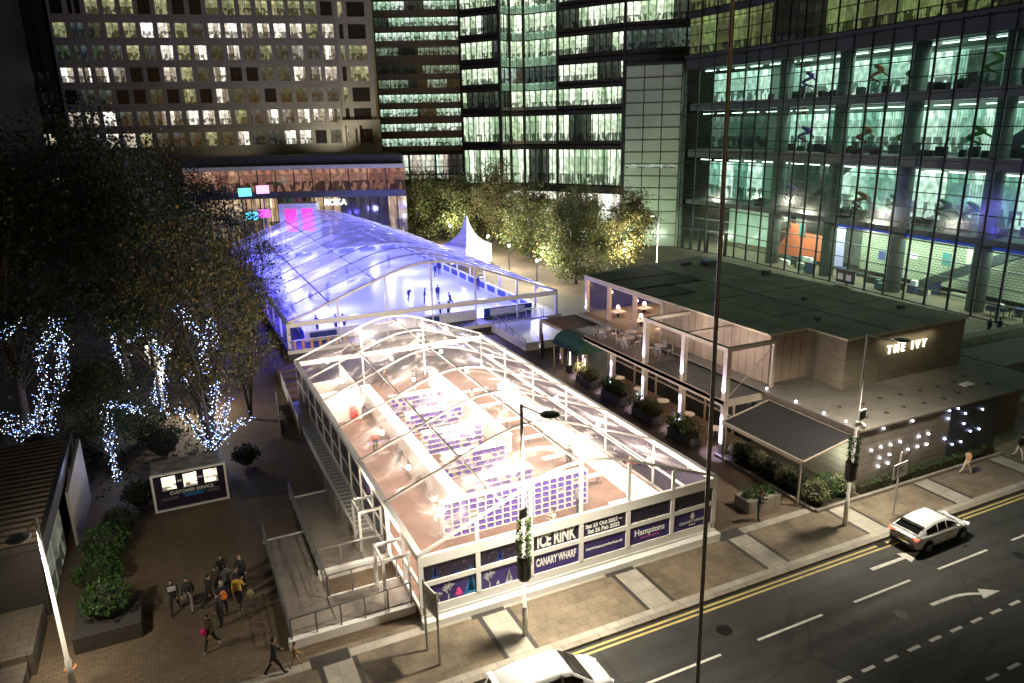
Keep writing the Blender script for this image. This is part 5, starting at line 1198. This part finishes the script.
# heaters, canopy, pergola, parasol of the restaurant entrance
HEAT = em('heater_glow', (1,.75,.45), 3)
for i,(x,y) in enumerate(((30.6,53.6),(30.5,50.9))):
    o = thing('patio_heater', ['glowing pyramid patio heater under the far end of the green canopy','glowing pyramid patio heater at the near end of the green canopy'][i], 'patio heater', (x,y,0), 'pyramid patio heaters')
    b = MB(); b.obox((x,y,0),.5,.5,.7); b.build('base', DARK, o)
    b = MB()
    for k in range(4):
        a = R(45+90*k); b.bar((x+.34*math.cos(a),y+.34*math.sin(a),.7),(x+.1*math.cos(a),y+.1*math.sin(a),2.2),.035)
    b.build('frame', DARK, o)
    b = MB(); b.tube([(x,y,.75),(x,y,2.05)],[.1,.05],8); b.build('flame_tube', HEAT, o)
    lamp('POINT', (x-.5,y,1.5), 30, (1,.75,.45), .1)
o = thing('entrance_canopy', 'dark green barrel shaped canopy over the restaurant entrance', 'canopy', (32,53,0)); b = MB()
for k in range(8):
    a0, a1 = PI*k/8, PI*(k+1)/8; q = lambda a: (31.6-1.6*math.cos(a), 2.3+1.15*math.sin(a))
    (xa,za),(xb,zb) = q(a0), q(a1); b.face([(xa,51.2,za),(xb,51.2,zb),(xb,55.6,zb),(xa,55.6,za)])
b.face([(31.6-1.6*math.cos(PI*k/8),51.2,2.3+1.15*math.sin(PI*k/8)) for k in range(9)]); b.face([(31.6-1.6*math.cos(PI*k/8),55.6,2.3+1.15*math.sin(PI*k/8)) for k in range(9)])
b.build('canvas', GREENC, o)
for x,y in ((30.05,51.3),(30.05,55.5),(33.1,51.3),(33.1,55.5)): b = MB(); b.tube([(x,y,0),(x,y,2.35)],.05,6); b.build('leg', FRAME, o)
o = thing('pergola', 'slatted brown pergola roof beside the restaurant entrance', 'pergola', (33.3,58,0)); b = MB()
for k in range(16): b.box(31,55.9+k*.27,3.2,35,56.05+k*.27,3.32)
b.box(31,55.8,3.1,31.15,60.2,3.34,1); b.box(34.9,55.8,3.1,35,60.2,3.34,1); b.build('slat_roof', [pm('pergola_slats', (.13,.09,.09), .7), FRAME], o)
for x,y in ((31.1,56),(31.1,60.1),(34.9,60.1)): b = MB(); b.box(x-.12,y-.12,0,x+.12,y+.12,3.1); b.build('post', FRAME, o); lamp('SPOT', (x-.25,y,.3), 45, (.75,.68,1), .03, aim=(x-.1,y,3), spot=55)
b = MB(); b.tube([(30.3,58.2,0),(30.3,58.2,1.0),(30.3,58.2,2.6)],[.12,.22,.03],8); tag(b.build('closed_parasol', DARK, org=(30.3,58.2,0)), 'closed dark parasol left of the green canopy', 'parasol')

# deck furniture
TBL = pm('pale_table', (.55,.55,.58), .35, 0, .1, 2); CH = pm('chair_metal', (.28,.27,.3), .45, .4, .1, 2)
tabs = [(32.3,50.6,'far corner'),(33.8,49.0,'far inner'),(32.6,47.6,'middle'),(33.6,44.6,'nearest'),]
ch0 = None
for x,y,la in tabs:
    o = thing('round_table', 'round pale table, the %s one on the open deck' % la, 'table', (x,y,3.72), 'round tables on the deck')
    b = MB(); b.tube([(x,y,4.44),(x,y,4.48)],.5,20); b.build('table_top', TBL, o)
    b = MB(); b.tube([(x,y,3.76),(x,y,4.44)],.04,6); b.tube([(x,y,3.73),(x,y,3.77)],.26,12); b.build('pedestal', CH, o)
    for k,(a,sd) in enumerate(((.6,'far right'),(2.2,'far left'),(3.8,'near left'),(5.4,'near right'))):
        lab = 'metal chair on the %s side of the %s deck table' % (sd, la)
        if ch0 is None:
            ch0 = thing('chair', lab, 'chair', (0,0,0), 'chairs on the deck')
            b = MB(); b.box(-.2,-.2,.42,.2,.2,.46); b.build('seat', CH, ch0)
            b = MB(); b.box(-.2,.17,.6,.2,.2,.85); b.build('backrest', CH, ch0)
            for dx in (-.18,.18):
                for dy in (-.18,.18): b = MB(); b.box(dx-.018,dy-.018,0,dx+.018,dy+.018,.42 if dy < 0 else .86); b.build('leg', CH, ch0)
            c = ch0
        else: c = copy_tree(ch0)
        c.location = (x+.78*math.cos(a), y+.78*math.sin(a), 3.725); c.rotation_euler = (0,0,a-PI/2); c['label'] = lab
for i in range(6):
    x, y = (36.6,39.5)[i%2], (48.2,51.6,55.2)[i//2]
    o = thing('dining_table', '%s white clothed dining table from the street in the %s row under the pavilion roof' % (['nearest','middle','farthest'][i//2], ['outer','inner'][i%2]), 'dining table', (x,y,3.72), 'dining tables under the pavilion roof')
    b = MB(); b.box(x-.6,y-.5,4.44,x+.6,y+.5,4.5); b.build('table_top', WHITE, o)
    b = MB(); b.box(x-.08,y-.08,3.72,x+.08,y+.08,4.44); b.build('pedestal', DARK, o)
    o = thing('table_lamp', '%s glowing pinkish table lamp from the street in the %s row under the pavilion roof' % (['nearest','middle','farthest'][i//2], ['outer','inner'][i%2]), 'table lamp', (x,y,4.5), 'table lamps under the pavilion roof')
    b = MB(); b.tube([(x,y,4.5),(x,y,4.75)],.03,6); b.build('stem', DARK, o)
    b = MB(); b.tube([(x,y,4.75),(x,y,5.05)],[.2,.13],10); b.build('lamp_shade', em('shade_glow', (1,.62,.5), 2.2), o)
for i in range(5):
    y = 36.5+3*i; o = thing('dining_table', '%s small round dining table from the street on the ground floor behind the deck posts' % ['first','second','third','fourth','fifth'][i], 'dining table', (32.4,y,0), 'ground floor dining tables')
    b = MB(); b.tube([(32.4,y,.74),(32.4,y,.78)],.5,14); b.build('table_top', WINT, o); b = MB(); b.tube([(32.4,y,0),(32.4,y,.74)],.05,6); b.build('pedestal', DARK, o)
o = thing('park_lamp', 'short park lamp with a glowing globe on the reddish ground behind the kiosk tree', 'lamp', (.1,58.5,0))
b = MB(); b.tube([(.1,58.5,0),(.1,58.5,2.0)],.06,6); b.build('post', DARK, o); b = MB(); b.ell((.1,58.5,2.2),.24,.24,.2,8,5); b.build('globe', em('park_globe', (1,.95,.85), 3), o)
lamp('POINT', (.3,58.2,2.6), 600, (1,.85,.62), .2); 
o = thing('lit_banner', 'tall wavy white glowing banner beside the fairy lit trunk', 'banner', (-2.3,60.9,0))
b = MB()
for k in range(8):
    z0, z1 = 2+.5*k, 2.42+.5*k; a0 = -2.45+.3*math.sin(k*.9)
    b.box(a0, 60.7, z0, a0+.5, 60.78, z1+.08)
b.build('panel', em('banner_glow', (1,.93,.82), 1.0), o); b = MB(); b.tube([(-2.1,60.9,0),(-2.1,60.9,6.1)],.05,6); b.build('post', DARK, o)
# ------------------------------------------------------------------ vehicles
CARW = pm('white_car_paint', (.8,.81,.82), .2, 0, .02, 1); TYRE = pm('tyre_rubber', (.015,.015,.015), .8); RIM = pm('alloy_rim', (.3,.3,.31), .3, .8)
CGL = pm('car_glass', (.012,.014,.016), .05, 0, .1, 1); REDL = em('tail_lamp', (1,.12,.06), 1.2); HEADL = em('head_lamp', (1,.97,.9), .5); PLY = pm('yellow_plate', (.75,.55,.08), .5); PLW = pm('white_plate', (.75,.75,.72), .5)
def car(loc, rz, label, S, roof, wid, belt, name='parked_car', cat='car'):
    """S: stations (x, half width, z bottom, z top); roof: (x, z) line of the cabin from tail to windscreen foot"""
    o = thing(name, label, cat, (0,0,0)); b = MB(); n = len(S)
    def sec(x, w, zb, zt):
        h = [(w*.88,zb),(w*.98,zb+.12),(w,zb+(zt-zb)*.5),(w*.985,zt-.12),(w*.93,zt-.03),(w*.78,zt+.005),(w*.4,zt+.03)]
        return [(x,y,z) for y,z in h]+[(x,-y,z) for y,z in reversed(h)]
    i0 = 0; k = 14
    for s in S: b.v += sec(*s)
    for i in range(n-1):
        for j in range(k): b.f.append((i*k+j, i*k+(j+1)%k, (i+1)*k+(j+1)%k, (i+1)*k+j)); b.m.append(0)
    b.f.append(tuple(range(k))); b.m.append(0); b.f.append(tuple((n-1)*k+j for j in range(k-1,-1,-1))); b.m.append(0)
    b.build('body', CARW, o, True)
    zr = max(z for x,z in roof)
    wt = lambda z: wid-.04-(z-belt)/(zr-belt)*.2
    b = MB(); m = len(roof)
    for x,z in roof:
        q = wt(z); b.v += [(x,wid-.03,belt-.04),(x,q,z-.05),(x,q*.86,z),(x,0,z+.02),(x,-q*.86,z),(x,-q,z-.05),(x,-wid+.03,belt-.04)]
    for i in range(m-1):
        for j in range(6): b.f.append((i*7+j,i*7+j+1,(i+1)*7+j+1,(i+1)*7+j)); b.m.append(0)
    b.build('cabin', CARW, o, True)
    def rz_(x):
        for (xa,za),(xb,zb) in zip(roof,roof[1:]):
            if xa <= x <= xb: return za+(zb-za)*(x-xa)/(xb-xa)
        return belt
    def side(x, f, s):
        z = rz_(x); zt = z-.05; q = wt(z); zz = belt+(zt-belt)*f; y = (wid-.03)+(q-(wid-.03))*f
        return (x, s*(y+.012), zz)
    x0, x1 = roof[0][0], roof[-1][0]; L = x1-x0; cuts = [(.17,.42),(.44,.63),(.65,.86)] if L > 2.6 else [(.2,.5),(.53,.85)]
    for s in (1,-1):
        for a,c in cuts:
            b = MB(); xs = [x0+L*(a+(c-a)*t/4) for t in range(5)]
            for xa,xb in zip(xs,xs[1:]): b.face([side(xa,.12,s),side(xb,.12,s),side(xb,.86,s),side(xa,.86,s)])
            b.build('side_window', CGL, o)
        b = MB(); xm = x0+L*.86; b.ell((xm,s*(wid+.1),belt+.08),.1,.1,.08,8,5); b.build('mirror', CARW, o, True)
    def band(xa, xb, w_, dz=.025):
        b = MB(); N_ = 5
        for i in range(N_):
            xs = [xa+(xb-xa)*(i+t)/N_ for t in (0,1)]; zs = [rz_(x) for x in xs]; qs = [wt(z)*w_ for z in zs]
            b.face([(xs[0],-qs[0],zs[0]+dz),(xs[1],-qs[1],zs[1]+dz),(xs[1],qs[1],zs[1]+dz),(xs[0],qs[0],zs[0]+dz)])
        return b
    band(roof[-2][0]+.06, roof[-1][0]-.04, .88).build('windscreen', CGL, o)
    band(roof[0][0]+.05, roof[1][0]-.03, .84).build('rear_window', CGL, o)
    xr, xf = S[0][0], S[-1][0]
    for (wx,wy) in ((xr+.78,1),(xr+.78,-1),(xf-.85,1),(xf-.85,-1)):
        yy = wy*(S[4][1]-.1); wo = None
        b = MB(); b.tube([(wx,yy-.11,.32),(wx,yy-.09,.32),(wx,yy+.09,.32),(wx,yy+.11,.32)],[.27,.32,.32,.27],18); wo = b.build('wheel', TYRE, o, False)
        b = MB(); b.tube([(wx,yy+wy*.1,.32),(wx,yy+wy*.118,.32)],[.21,.2],12)
        b.build('rim', RIM, wo)
        b = MB(); b.tube([(wx,wy*(S[4][1]-.08),.36),(wx,wy*(S[4][1]+.004),.36)],.385,20); b.build('wheel_arch', BLACK, o)
        wo.location = (0, wy*.06, 0)
    for s in (1,-1):
        b = MB(); b.obox((xr+.1,s*.62,.8),.22,.36,.11,s*.25); b.build('tail_light', REDL, o)
        b = MB(); b.obox((xf-.2,s*.6,.56),.36,.3,.12,-s*.35); b.build('headlight', HEADL, o)
    b = MB(); b.box(xr-.012,-.26,.52,xr+.06,.26,.64); b.build('number_plate', PLY, o)
    b = MB(); b.box(xf-.06,-.26,.42,xf+.012,.26,.53); b.build('number_plate', PLW, o)
    b = MB(); b.box(xr-.01,-.72,.3,xr+.2,.72,.45); b.build('bumper_trim', BLACK, o)
    b = MB(); b.box(xr+.02,-.5,.86,xr+.1,.5,.89); b.build('light_bar', pm('dark_red_trim', (.25,.02,.02), .3), o)
    for s in (1,-1):
        for xa in (-.95,.12,1.02): b = MB(); b.box(xa-.008,s*(S[4][1]-.004)-.004,.38,xa+.008,s*(S[4][1]-.004)+.006,belt-.12); b.build('door_gap', BLACK, o)
        for xa in (-.75,.3): b = MB(); b.box(xa,s*(S[4][1]-.015)-.012,belt-.2,xa+.2,s*(S[4][1]-.015)+.014,belt-.16); b.build('door_handle', RIM, o)
        b = MB(); b.box(xr+1.2,s*(S[4][1]-.03)-.03,.2,xf-1.3,s*(S[4][1]-.03)+.03,.3); b.build('side_skirt', BLACK, o)
    zs = roof[1][1]+.02; b = MB(); b.box(roof[1][0]-.16,-wid+.25,zs-.03,roof[1][0]+.06,wid-.25,zs+.02); b.build('spoiler', BLACK if wid < .9 else CARW, o)
    b = MB(); b.bar((roof[-1][0]-.05,-.5,roof[-1][1]+.06),(roof[-1][0]-.2,.1,roof[-1][1]+.18),.015,.015); b.bar((roof[-1][0]-.05,.1,roof[-1][1]+.06),(roof[-1][0]-.2,.6,roof[-1][1]+.18),.015,.015); b.build('wiper', BLACK, o)
    b = MB(); b.box(xf-.05,-.5,.58,xf+.004,.5,.68); b.build('grille', BLACK, o)
    o.location = loc; o.rotation_euler = (0,0,rz); return o
S1 = [(-2.15,.72,.42,.84),(-2.08,.82,.3,.95),(-1.85,.88,.24,.99),(-1.3,.9,.2,.97),(-.5,.9,.2,.95),(.4,.9,.2,.93),(1.0,.89,.2,.91),(1.5,.87,.2,.84),(1.88,.82,.22,.74),(2.08,.72,.28,.63),(2.15,.58,.34,.52)]
R1 = [(-2.0,1.03),(-1.5,1.3),(-.75,1.45),(-.1,1.48),(.35,1.4),(1.25,.94)]
car((33.95,21.55,-.12), .015, 'white hatchback driving away along the kerb lane, seen from behind', S1, R1, .86, .93, 'hatchback_car', 'car')
S2 = [(-2.4,.86,.35,1.0),(-2.34,.94,.28,1.15),(-2.0,.97,.22,1.18),(-1.3,.97,.2,1.15),(-.5,.97,.2,1.13),(.4,.97,.2,1.1),(1.2,.96,.2,1.06),(1.75,.93,.2,.98),(2.1,.88,.24,.88),(2.33,.78,.3,.74),(2.4,.62,.36,.6)]
R2 = [(-2.32,1.15),(-2.15,1.75),(-1.2,1.86),(.1,1.86),(.55,1.78),(1.5,1.08)]
car((10.75,20.25,-.12), 0., 'white people carrier van passing close to the camera, cut by the bottom edge', S2, R2, .93, 1.1, 'passing_van', 'van')

# ------------------------------------------------------------------ people
SKIN = pm('skin', (.5,.33,.25), .55, 0, .08, 4)
def fk(p, ang, l, side=0.): return V((p.x+side*l, p.y+math.sin(ang)*l, p.z-math.cos(ang)*l))
POSES = {  # legs (hip, knee) left/right, arms (swing, elbow) left/right, lean
 'stand': ((.02,.0),(-.03,.0),(.08,.15),(.0,.2),.02),
 'walk': ((.45,.12),(-.35,.35),(-.4,.25),(.4,.5),.06),
 'walk2': ((-.3,.45),(.38,.08),(.45,.5),(-.3,.2),.05),
 'phone': ((.05,.03),(-.05,.02),(.35,1.75),(.4,1.7),.08),
 'skate': ((.35,.55),(-.5,.25),(-.5,.3),(.5,.4),.25),
 'glide': ((.12,.2),(-.05,.15),(.25,.4),(-.2,.4),.12)}
BM = {}
def body_data(pose):
    if pose in BM: return BM[pose]
    (lh,lk),(rh,rk),(la,le),(ra,re),lean = POSES[pose]
    P0 = V((0,0,.94)); tl = lambda z, x=0., y=0.: V((x, math.sin(lean)*(z-.94)+y, .94+math.cos(lean)*(z-.94)))
    J = [P0, tl(1.14), tl(1.34), tl(1.48), tl(1.56,0,.015)]; Rr = [(.15,.115),(.145,.11),(.165,.12),(.075,.075),(.062,.062)]; E = [(0,1),(1,2),(2,3),(3,4)]; cls = [1,0,0,0,2]
    def add(p, r, par, c): J.append(p); Rr.append(r if isinstance(r, tuple) else (r,r)); E.append((par,len(J)-1)); cls.append(c); return len(J)-1
    palms = []
    for s,(h,k) in ((1,(lh,lk)),(-1,(rh,rk))):
        hip = V((s*.1,0,.9)); i = add(hip,.1,0,1); kn = fk(hip,h,.43); i = add(kn,.068,i,1); an = fk(kn,h-k,.41); i = add(an,.046,i,1)
        i = add(an+V((0,.05,-.045)),.045,i,3); add(an+V((s*.015,.16,-.055)),.036,i,3)
    for s,(a,e) in ((1,(la,le)),(-1,(ra,re))):
        sh = tl(1.41, s*.185); i = add(sh,.072,2,0); el = fk(sh,a,.28,s*.14); i = add(el,.052,i,0); wr = fk(el,a+e,.24,-s*.02); i = add(wr,.036,i,0)
        d = (wr-el).normalized(); pa = wr+d*.07; add(pa,.033,i,2); palms.append((pa,d,s))
    zmin = min(p.z for p in J)-.04
    me = bpy.data.meshes.new('t'); me.from_pydata([tuple(p) for p in J], E, []); o = bpy.data.objects.new('t', me); col.objects.link(o)
    o.modifiers.new('s','SKIN'); 
    for v, r in zip(me.skin_vertices[0].data, Rr): v.radius = r
    me.skin_vertices[0].data[0].use_root = True
    sb = o.modifiers.new('d','SUBSURF'); sb.levels = 1; sb.render_levels = 1
    bpy.context.view_layer.update(); dg = bpy.context.evaluated_depsgraph_get(); ev = bpy.data.meshes.new_from_object(o.evaluated_get(dg))
    b = MB(); b.v = [tuple(v.co) for v in ev.vertices]
    for p in ev.polygons:
        c = V(p.center); best = 9; bc = 0
        for (i,j) in E:
            a_, d_ = J[i], J[j]-J[i]; t = max(0,min(1,(c-a_).dot(d_)/max(1e-6,d_.length_squared))); dd = (c-a_-d_*t).length
            if dd < best: best = dd; bc = cls[j] if t > .35 or (i == 0 and j > 4) else cls[i]
        if c.z > 1.0 and bc == 1 and abs(c.x) < .25: bc = 0
        b.f.append(tuple(p.vertices)); b.m.append(bc)
    bpy.data.objects.remove(o); bpy.data.meshes.remove(me); bpy.data.meshes.remove(ev)
    hd = tl(1.66,0,.03)
    b.ell(hd,.075,.092,.112,12,8,2); b.ell(hd+V((0,.09,-.012)),.014,.022,.022,6,4,2); b.ell(hd+V((0,.082,-.055)),.026,.012,.008,6,3,4)
    for s in (1,-1): b.ell(hd+V((s*.03,.083,.012)),.012,.008,.008,6,3,4); b.ell(hd+V((s*.077,0,-.005)),.012,.022,.03,6,4,2)
    for pa,d,s in palms:
        fwd = V((0,1,0)) if abs(d.y) < .8 else V((0,0,1)); sd = d.cross(fwd).normalized(); f_ = sd.cross(d).normalized()*(-1 if sd.cross(d).y < 0 else 1)
        for q,l in ((-.027,.055),(-.009,.068),(.009,.072),(.027,.062)):
            a_ = pa+f_*q+d*.025; b.tube([a_, a_+d*l*.5-V((s*.006,0,0)), a_+d*l*.8-V((s*.02,0,0)), a_+d*l*.95-V((s*.034,0,0))], [.0095,.0088,.008,.006], 5, 2)
        a_ = pa+f_*.03; b.tube([a_, a_+f_*.025+d*.025-V((s*.008,0,0)), a_+f_*.028+d*.05-V((s*.015,0,0))], [.011,.0095,.007], 5, 2)
    BM[pose] = (b, hd, zmin); return BM[pose]
CM = {}
def cmat(c):
    if c not in CM: CM[c] = pm('cloth', c, .85, 0, .15, 8)
    return CM[c]
DK = (.018,.018,.022)
def person(loc, deg, pose, coat, trous, label, hair=(.03,.02,.015), scale=1., hat=None, group=None, long=False, shoes=(.02,.02,.02)):
    b, hd, zmin = body_data(pose)
    o = MB(); o.v, o.f, o.m = b.v, b.f, b.m
    o = o.build('person', [cmat(coat), cmat(trous), SKIN, cmat(shoes), BLACK], smooth=True)
    h = MB(); h.ell(hd+V((0,-.012,.018)),.083,.095,.112,12,5,0,-.15,1)
    if long: h.ell(hd+V((0,-.05,-.09)),.085,.05,.17,10,6)
    else: h.ell(hd+V((0,-.035,-.02)),.078,.07,.09,10,6)
    h.build('hat' if hat else 'hair', cmat(hat or hair), o, True)
    o.location = (loc[0],loc[1],loc[2]-zmin*scale); o.rotation_euler = (0,0,R(deg)); o.scale = (scale,)*3
    tag(o, label, 'person', group); return o
g = 'pedestrians on the plaza'
person((-1.97,32.64,0),170,'walk',(.03,.03,.035),DK,'person in dark clothes with a pale band across the chest, left of the walking pair',group=g)
b = MB(); b.obox((-1.99,32.5,1.2),.34,.06,.22,.1); tag(b.build('pale_bag', pm('pale_fabric', (.5,.48,.5), .8), org=(-1.99,32.5,1.2)), 'pale bag held across the chest of the left walker', 'bag')
person((-1.35,32.5,0),175,'walk2',(.03,.03,.032),(.3,.28,.3),'person in a dark jacket and pale grey trousers, right one of the walking pair',group=g)
person((-.63,29.2,0),140,'walk',(.07,.045,.03),DK,'long haired person in a brown coat at the near end of the group',long=True,group=g,shoes=(.35,.33,.3))
b = MB(); b.ell((-.88,29.1,.98),.14,.1,.17,8,5); b.tube([(-.88,29.0,1.1),(-.88,29.1,1.3),(-.88,29.2,1.1)],.012,5); tag(b.build('handbag', pm('pink_bag', (.75,.03,.22), .5), org=(-.88,29.1,.85)), 'bright pink bag carried by the long haired person', 'handbag')
person((.05,31.3,0),10,'stand',(.03,.035,.06),DK,'person in a cream knitted hat with an orange backpack',hat=(.55,.5,.38),group=g)
b = MB(); b.ell((.08,31.1,1.22),.16,.1,.22,10,6); b.ell((.08,31.02,1.1),.11,.05,.1,8,5); tag(b.build('backpack', pm('orange_fabric', (.85,.25,.03), .7), org=(.08,31.1,1.1)), 'orange backpack on the person in the cream hat', 'backpack')
person((.72,31.6,0),-15,'walk2',(.6,.4,.05),DK,'person in a mustard yellow jacket in the middle of the group',group=g,shoes=(.5,.5,.5))
b = MB(); b.ell((1.2,31.4,.75),.16,.1,.2,8,5); b.tube([(1.12,31.4,.9),(1.2,31.4,1.05),(1.28,31.4,.9)],.012,5); tag(b.build('carrier_bag', pm('olive_bag', (.3,.3,.17), .7), org=(1.2,31.4,.55)), 'olive carrier bag beside the yellow jacket', 'bag')
person((.2,33.7,0),180,'phone',DK,DK,'hooded person in black at the far end of the group, holding a phone',hat=(.012,.012,.014),group=g)
person((1.0,33.2,0),165,'stand',(.03,.03,.035),DK,'dark coated person with a pale face at the far right of the group',group=g,hair=(.3,.22,.12))
person((-.5,32.3,0),-60,'walk',DK,DK,'person in black walking on the left of the group',group=g)
person((.35,32.6,0),20,'phone',(.12,.12,.13),DK,'person in grey in the heart of the group',group=g)
person((-.1,32.9,0),150,'stand',(.05,.04,.035),DK,'short person in dark brown squeezed in behind the cream hat',group=g,scale=.93)
person((.7,32.3,0),-120,'phone',DK,(.2,.2,.22),'person in black with grey trousers just behind the yellow jacket',group=g)
person((-.15,30.6,0),60,'stand',(.05,.05,.06),DK,'person in charcoal between the long haired person and the cream hat',group=g)
person((1.55,26.4,0),-85,'walk',DK,DK,'person all in black striding past the foot of the ramp',group=g)
person((2.35,26.5,0),-85,'walk2',(.45,.28,.13),(.3,.22,.15),'child in a tan coat following the person in black by the ramp',group=g,scale=.68)
person((27.2,26.8,0),-150,'phone',DK,(.05,.055,.08),'man in black looking at his phone beside the square planter')
person((42.3,25.2,0),-100,'walk',(.5,.3,.15),(.6,.58,.45),'person in a tan top and cream trousers walking by the hedge',scale=.95)
person((47.1,25.0,0),160,'walk2',DK,(.6,.57,.5),'person in a dark top and white trousers at the right edge of the pavement')
person((72.9,43.6,0),-100,'stand',DK,DK,'left one of two people in black outside the lit lobby')
person((73.9,43.2,0),-60,'stand',(.05,.05,.05),DK,'right one of two people in black outside the lit lobby')
person((5.7,51.6,0),175,'walk',(.22,.22,.22),(.06,.06,.07),'grey hooded person walking out between the two white fences',hat=(.25,.25,.25))
g = 'skaters and visitors on the rink'
BL = (.03,.035,.12)
for i,(x,y,dg,po,c,la) in enumerate(((12.7,74.4,30,'glide',BL,'skater in dark blue nearest the left rink post'),(14.5,74.0,200,'glide',BL,'skater under a round dark hat near the left half of the near barrier'),(15.3,73.6,20,'skate',(.1,.1,.2),'small skater right beside the round hatted one'),(11.6,82.5,100,'skate',BL,'blue skater far left under the first roof slope'),
  (14.4,87,160,'skate',BL,'skater alone left of the middle of the ice, beyond the near group'),(16.2,86,20,'glide',BL,'skater just right of the lone one left of the middle'),(20.7,95,80,'skate',(.2,.2,.25),'distant skater left of centre beyond the middle of the ice'),(25.2,83,200,'skate',BL,'bent skater just right of the second gable post from the left'),
  (26.6,81.3,250,'glide',BL,'upright skater left of the tall one near the middle gable post'),(28.6,82.2,180,'stand',BL,'tall dark skater facing the camera just right of the middle gable post'),(28.6,77.8,100,'skate',DK,'skater with a wide stride below the tall one'),(35.0,85,180,'glide',BL,'skater by the right hand barrier'),
  (33.2,96,150,'stand',BL,'pair of distant skaters near the right barrier, left one'),(34.3,97.5,150,'stand',BL,'pair of distant skaters near the right barrier, right one'),(25.8,73.6,60,'phone',DK,'visitor in black leaning on the near barrier, left of two'),(26.7,73.5,-60,'stand',(.1,.05,.08),'visitor leaning on the near barrier, right of two'),
  (22,101,120,'skate',BL,'distant skater in the middle of the far ice'),(30,108,40,'glide',BL,'farthest skater on the right half of the ice'),(17.5,92.5,240,'skate',BL,'crouching skater in the left middle of the ice'))):
    person((x,y,.95),dg,po,c,BL if c == BL else DK,la,group=g,scale=1.08)
cl = ['brown','red','black','cream','grey']
for i in range(10):
    x, y = [(10.5,44),(11.2,41),(16,29.5),(18.3,31),(20.5,36),(22.9,33),(19,48),(14.5,56),(17,55.5),(22.8,42)][i]
    la = ['person in a red coat on the brown carpet by the long counter','person in a black coat walking along the long counter','person in cream in front of the purple skate racks','person in grey at the right end of the purple skate racks','person in black by the changing benches','person in red near the right front of the marquee','person in cream by the aisle counter','person in brown at the rear of the marquee, left of two','person in black at the rear of the marquee, right of two','person in grey along the right wall of the marquee'][i]
    c = [(.4,.04,.03),DK,(.55,.5,.4),(.2,.2,.22),DK,(.45,.05,.04),(.5,.45,.38),(.14,.08,.05),DK,(.22,.22,.22)][i]
    person((x,y,.5),37*i,['stand','walk','phone'][i%3],c,DK,la,group='visitors inside the marquee')
